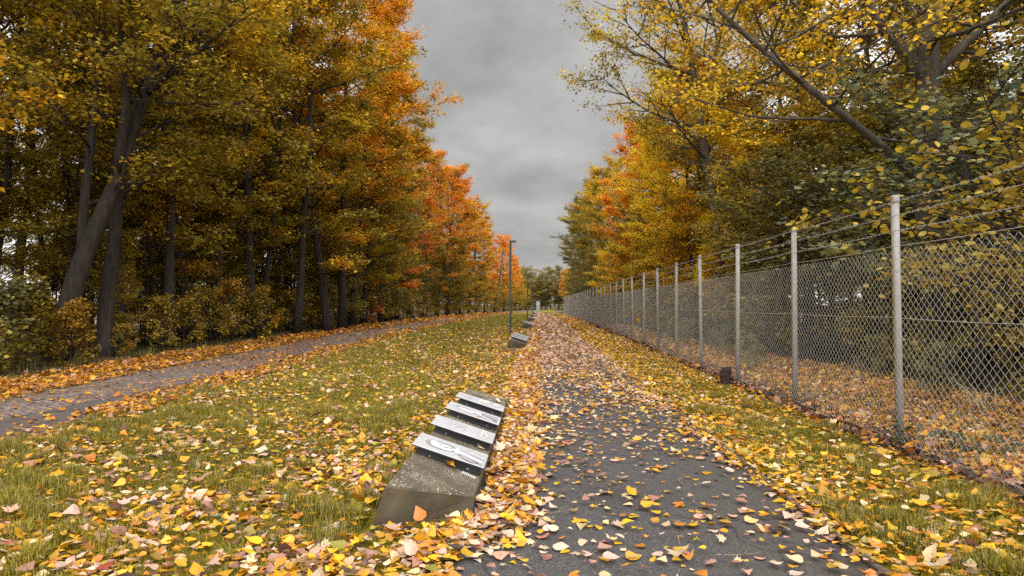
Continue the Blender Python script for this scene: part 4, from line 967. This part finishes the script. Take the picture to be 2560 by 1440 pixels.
for k in range(40):
    y = 9.0 + 1.9 * k + rt.uniform(-.6, .6); x = (7.6 if y < 17 else 6.8) + rt.uniform(-.4, .9) if y < 24 else 5.6 + rt.uniform(-.3, 1)
    plant(bushp[k % 3], x, y, rt.uniform(.7, 1.15), rt.uniform(0, 6.28), vary((DK, OLI, (.075, .09, .055))[k % 3], .4), lbl7, 'low bushes behind the fence', 'shrub', 'shrub')
# far end: slight haze is mixed into the grey-olive leaf colours
for (x, y, s, c, lb) in ((-9, 196, .62, OLI, 'olive tree at the far end, left of the pale panel'), (-4.5, 204, .66, (.17, .15, .07), 'grey-olive tree right behind the pale panel'), (.5, 198, .55, (.19, .155, .07), 'grey-olive tree at the far end above the panel'), (5.5, 206, .6, (.17, .14, .06), 'tree at the far end right of the panel'), (10, 197, .6, OLI, 'olive tree at the far end behind the orange one'),
                      (6.4, 148, .50, ORA, 'small orange tree at the far end of the right wood'), (9.5, 135, .62, GOLD, 'gold-olive tree beyond the end of the fence'), (7.8, 124, .66, (.15, .14, .045), 'green-olive tree just past the end of the fence'), (-14, 202, .7, ORA, 'orange tree at the far end behind the last maples')):
    plant(under[rt.randrange(2)], x, y, s * 2.1, rt.uniform(0, 6.28), vary(c, .35), lb, gE, 'tree')
lbl9 = 'one of the leafy grey-olive trees closing off the far end of the lawn'
for k in range(22):
    plant(under[k % 2], -17 + 1.7 * k + rt.uniform(-.5, .5), 186 + rt.uniform(-3, 14), rt.uniform(1.0, 1.45), rt.uniform(0, 6.28), vary(((.20, .17, .07), (.16, .15, .07), (.24, .18, .06))[k % 3], .4), lbl9, 'leafy trees at the far end', 'young_tree')  # greyed leaf tints stand in for distance haze
for k in range(20):
    y = 36 + 3.4 * k; x = PL(y) - 3.3 - 1.0 * (k % 2)
    plant(under[k % 2], x, y, rt.uniform(.75, 1.05), rt.uniform(0, 6.28), vary((DK, OLI, (.15, .17, .09), BRO)[k % 4], .6), 'one of the dark green leafy young trees under the orange crowns of the left wood', 'dark young trees under the orange crowns', 'young_tree')
lbl10 = 'one of the leafy young trees along the far stretch of the left wood'
for k in range(26):
    y = 88 + 4 * k; x = PL(min(y, 180)) - 2.6 - 2.5 * (k % 2)
    plant(under[k % 2], x, y, rt.uniform(.6, .95), rt.uniform(0, 6.28), vary((OLI, BRO, GOLD)[k % 3], .5), lbl10, 'young trees along the far left wood', 'young_tree')
lbl8 = 'one of the far shrubs closing off the end of the lawn'
for k in range(16):
    plant(bushp[k % 3], -14 + 2.0 * k, 190 + rt.uniform(-4, 4), rt.uniform(2.2, 3.4), rt.uniform(0, 6.28), vary((OLI, DK, (.13, .13, .07))[k % 3], .5), lbl8, 'far shrubs at the end of the lawn', 'shrub', 'shrub')
# dark nest in the orange-topped tree
mb = MB(); r = random.Random(3)
for k in range(120):
    v = np.array([r.gauss(0, 1), r.gauss(0, 1), r.gauss(0, .7)]); v /= np.linalg.norm(v); t = np.cross(v, [r.gauss(0, 1), r.gauss(0, 1), r.gauss(0, 1)]); t /= np.linalg.norm(t); c = v * .22 * r.uniform(.5, 1)
    mb.tube([c - t * .2, c + v * .03, c + t * .2], [.01, .014, .008], 4, False)
o = mb.build('bird_nest', M_NEST); o.location = W(1556, 372, 52.5); tag(o, 'dark round nest at the top of the orange tree on the right', 'nest')

# ------------------------------------------------------------------ camera, sky, sun
cam = bpy.data.cameras.new('camera'); co = link(bpy.data.objects.new('camera', cam))
cam.sensor_width = 36; cam.lens = F / 2560 * 36; cam.clip_end = 3000; cam.clip_start = .05
co.location = (0, 0, EYE)
co.rotation_euler = (R(90) + math.atan(41 / F), 0, math.atan(70 / F))
scene.camera = co

SUN_EL, SUN_AZ = 42, 165      # from behind the camera, slightly right
wd = bpy.data.worlds.new('World'); scene.world = wd; wd.use_nodes = True
nt = wd.node_tree; nt.nodes.clear()
sky = N(nt, 'ShaderNodeTexSky', sky_type='NISHITA', sun_disc=False); sky.sun_elevation = R(SUN_EL); sky.sun_rotation = R(SUN_AZ); sky.air_density = 1.5; sky.dust_density = 3
tc = N(nt, 'ShaderNodeTexCoord'); sp = N(nt, 'ShaderNodeSeparateXYZ'); L(nt, tc.outputs['Generated'], sp.inputs[0])
vx, vy, vz = sp.outputs
# cloud deck: project the direction on a flat layer so the clouds foreshorten toward the horizon
den = math_(nt, 'ADD', math_(nt, 'MAXIMUM', vz, 0.0), 0.26)
cv = N(nt, 'ShaderNodeCombineXYZ'); L(nt, math_(nt, 'DIVIDE', vx, den), cv.inputs[0]); L(nt, math_(nt, 'DIVIDE', vy, den), cv.inputs[1])
n1 = noise(nt, cv.outputs[0], 1.9, 8, 0.58); n2 = noise(nt, cv.outputs[0], .45, 3, 0.5)
cl_ = math_(nt, 'ADD', math_(nt, 'MULTIPLY', n1, .7), math_(nt, 'MULTIPLY', n2, .5))
cl_ = math_(nt, 'MULTIPLY_ADD', math_(nt, 'SUBTRACT', cl_, .6), 2.3, 1.0)
hl = math_(nt, 'SQRT', math_(nt, 'ADD', math_(nt, 'MULTIPLY', vx, vx), math_(nt, 'MULTIPLY', vy, vy)))
caz = math_(nt, 'DIVIDE', vy, math_(nt, 'MAXIMUM', hl, .001))
mr = N(nt, 'ShaderNodeMapRange', interpolation_type='SMOOTHSTEP', ins={1: .985, 2: .93, 3: 0.0, 4: .8}); L(nt, caz, mr.inputs[0])
mz = N(nt, 'ShaderNodeMapRange', interpolation_type='SMOOTHSTEP', ins={1: .36, 2: .9, 3: 0.0, 4: 1.0}); L(nt, vz, mz.inputs[0])
mb_ = N(nt, 'ShaderNodeMapRange', interpolation_type='SMOOTHSTEP', ins={1: .5, 2: -.8, 3: 0.0, 4: .75}); L(nt, caz, mb_.inputs[0])  # added sky brightness behind the camera, out of view, to light the leaves
lum = math_(nt, 'MULTIPLY', cl_, math_(nt, 'ADD', math_(nt, 'ADD', .49, math_(nt, 'ADD', mr.outputs[0], mb_.outputs[0])), mz.outputs[0]))
cc = N(nt, 'ShaderNodeCombineColor'); L(nt, lum, cc.inputs[0]); L(nt, math_(nt, 'MULTIPLY', lum, .985), cc.inputs[1]); L(nt, math_(nt, 'MULTIPLY', lum, .97), cc.inputs[2])
b1 = N(nt, 'ShaderNodeBackground', ins={'Strength': .06}); L(nt, sky.outputs[0], b1.inputs[0])
b2 = N(nt, 'ShaderNodeBackground', ins={'Strength': 1.0}); L(nt, cc.outputs[0], b2.inputs[0])
ms = N(nt, 'ShaderNodeMixShader', ins={0: .93}); L(nt, b1.outputs[0], ms.inputs[1]); L(nt, b2.outputs[0], ms.inputs[2])
wo = N(nt, 'ShaderNodeOutputWorld'); L(nt, ms.outputs[0], wo.inputs[0])
sl = bpy.data.lights.new('sun', 'SUN'); sl.energy = 1.5; sl.angle = R(20); sl.color = (1, .95, .87)
so = link(bpy.data.objects.new('sun', sl)); so.rotation_euler = (R(90 - SUN_EL), 0, R(180 - SUN_AZ)); so.location = (0, 0, 40)

scene.view_settings.view_transform = 'Standard'; scene.view_settings.look = 'None'; scene.view_settings.gamma = 1; scene.view_settings.exposure = 0
scene.render.engine = 'CYCLES'
cy = scene.cycles
cy.max_bounces = 6; cy.diffuse_bounces = 3; cy.glossy_bounces = 2; cy.transmission_bounces = 4; cy.transparent_max_bounces = 4
cy.use_denoising = False
cy.sample_clamp_indirect = 4
scene.render.use_persistent_data = False
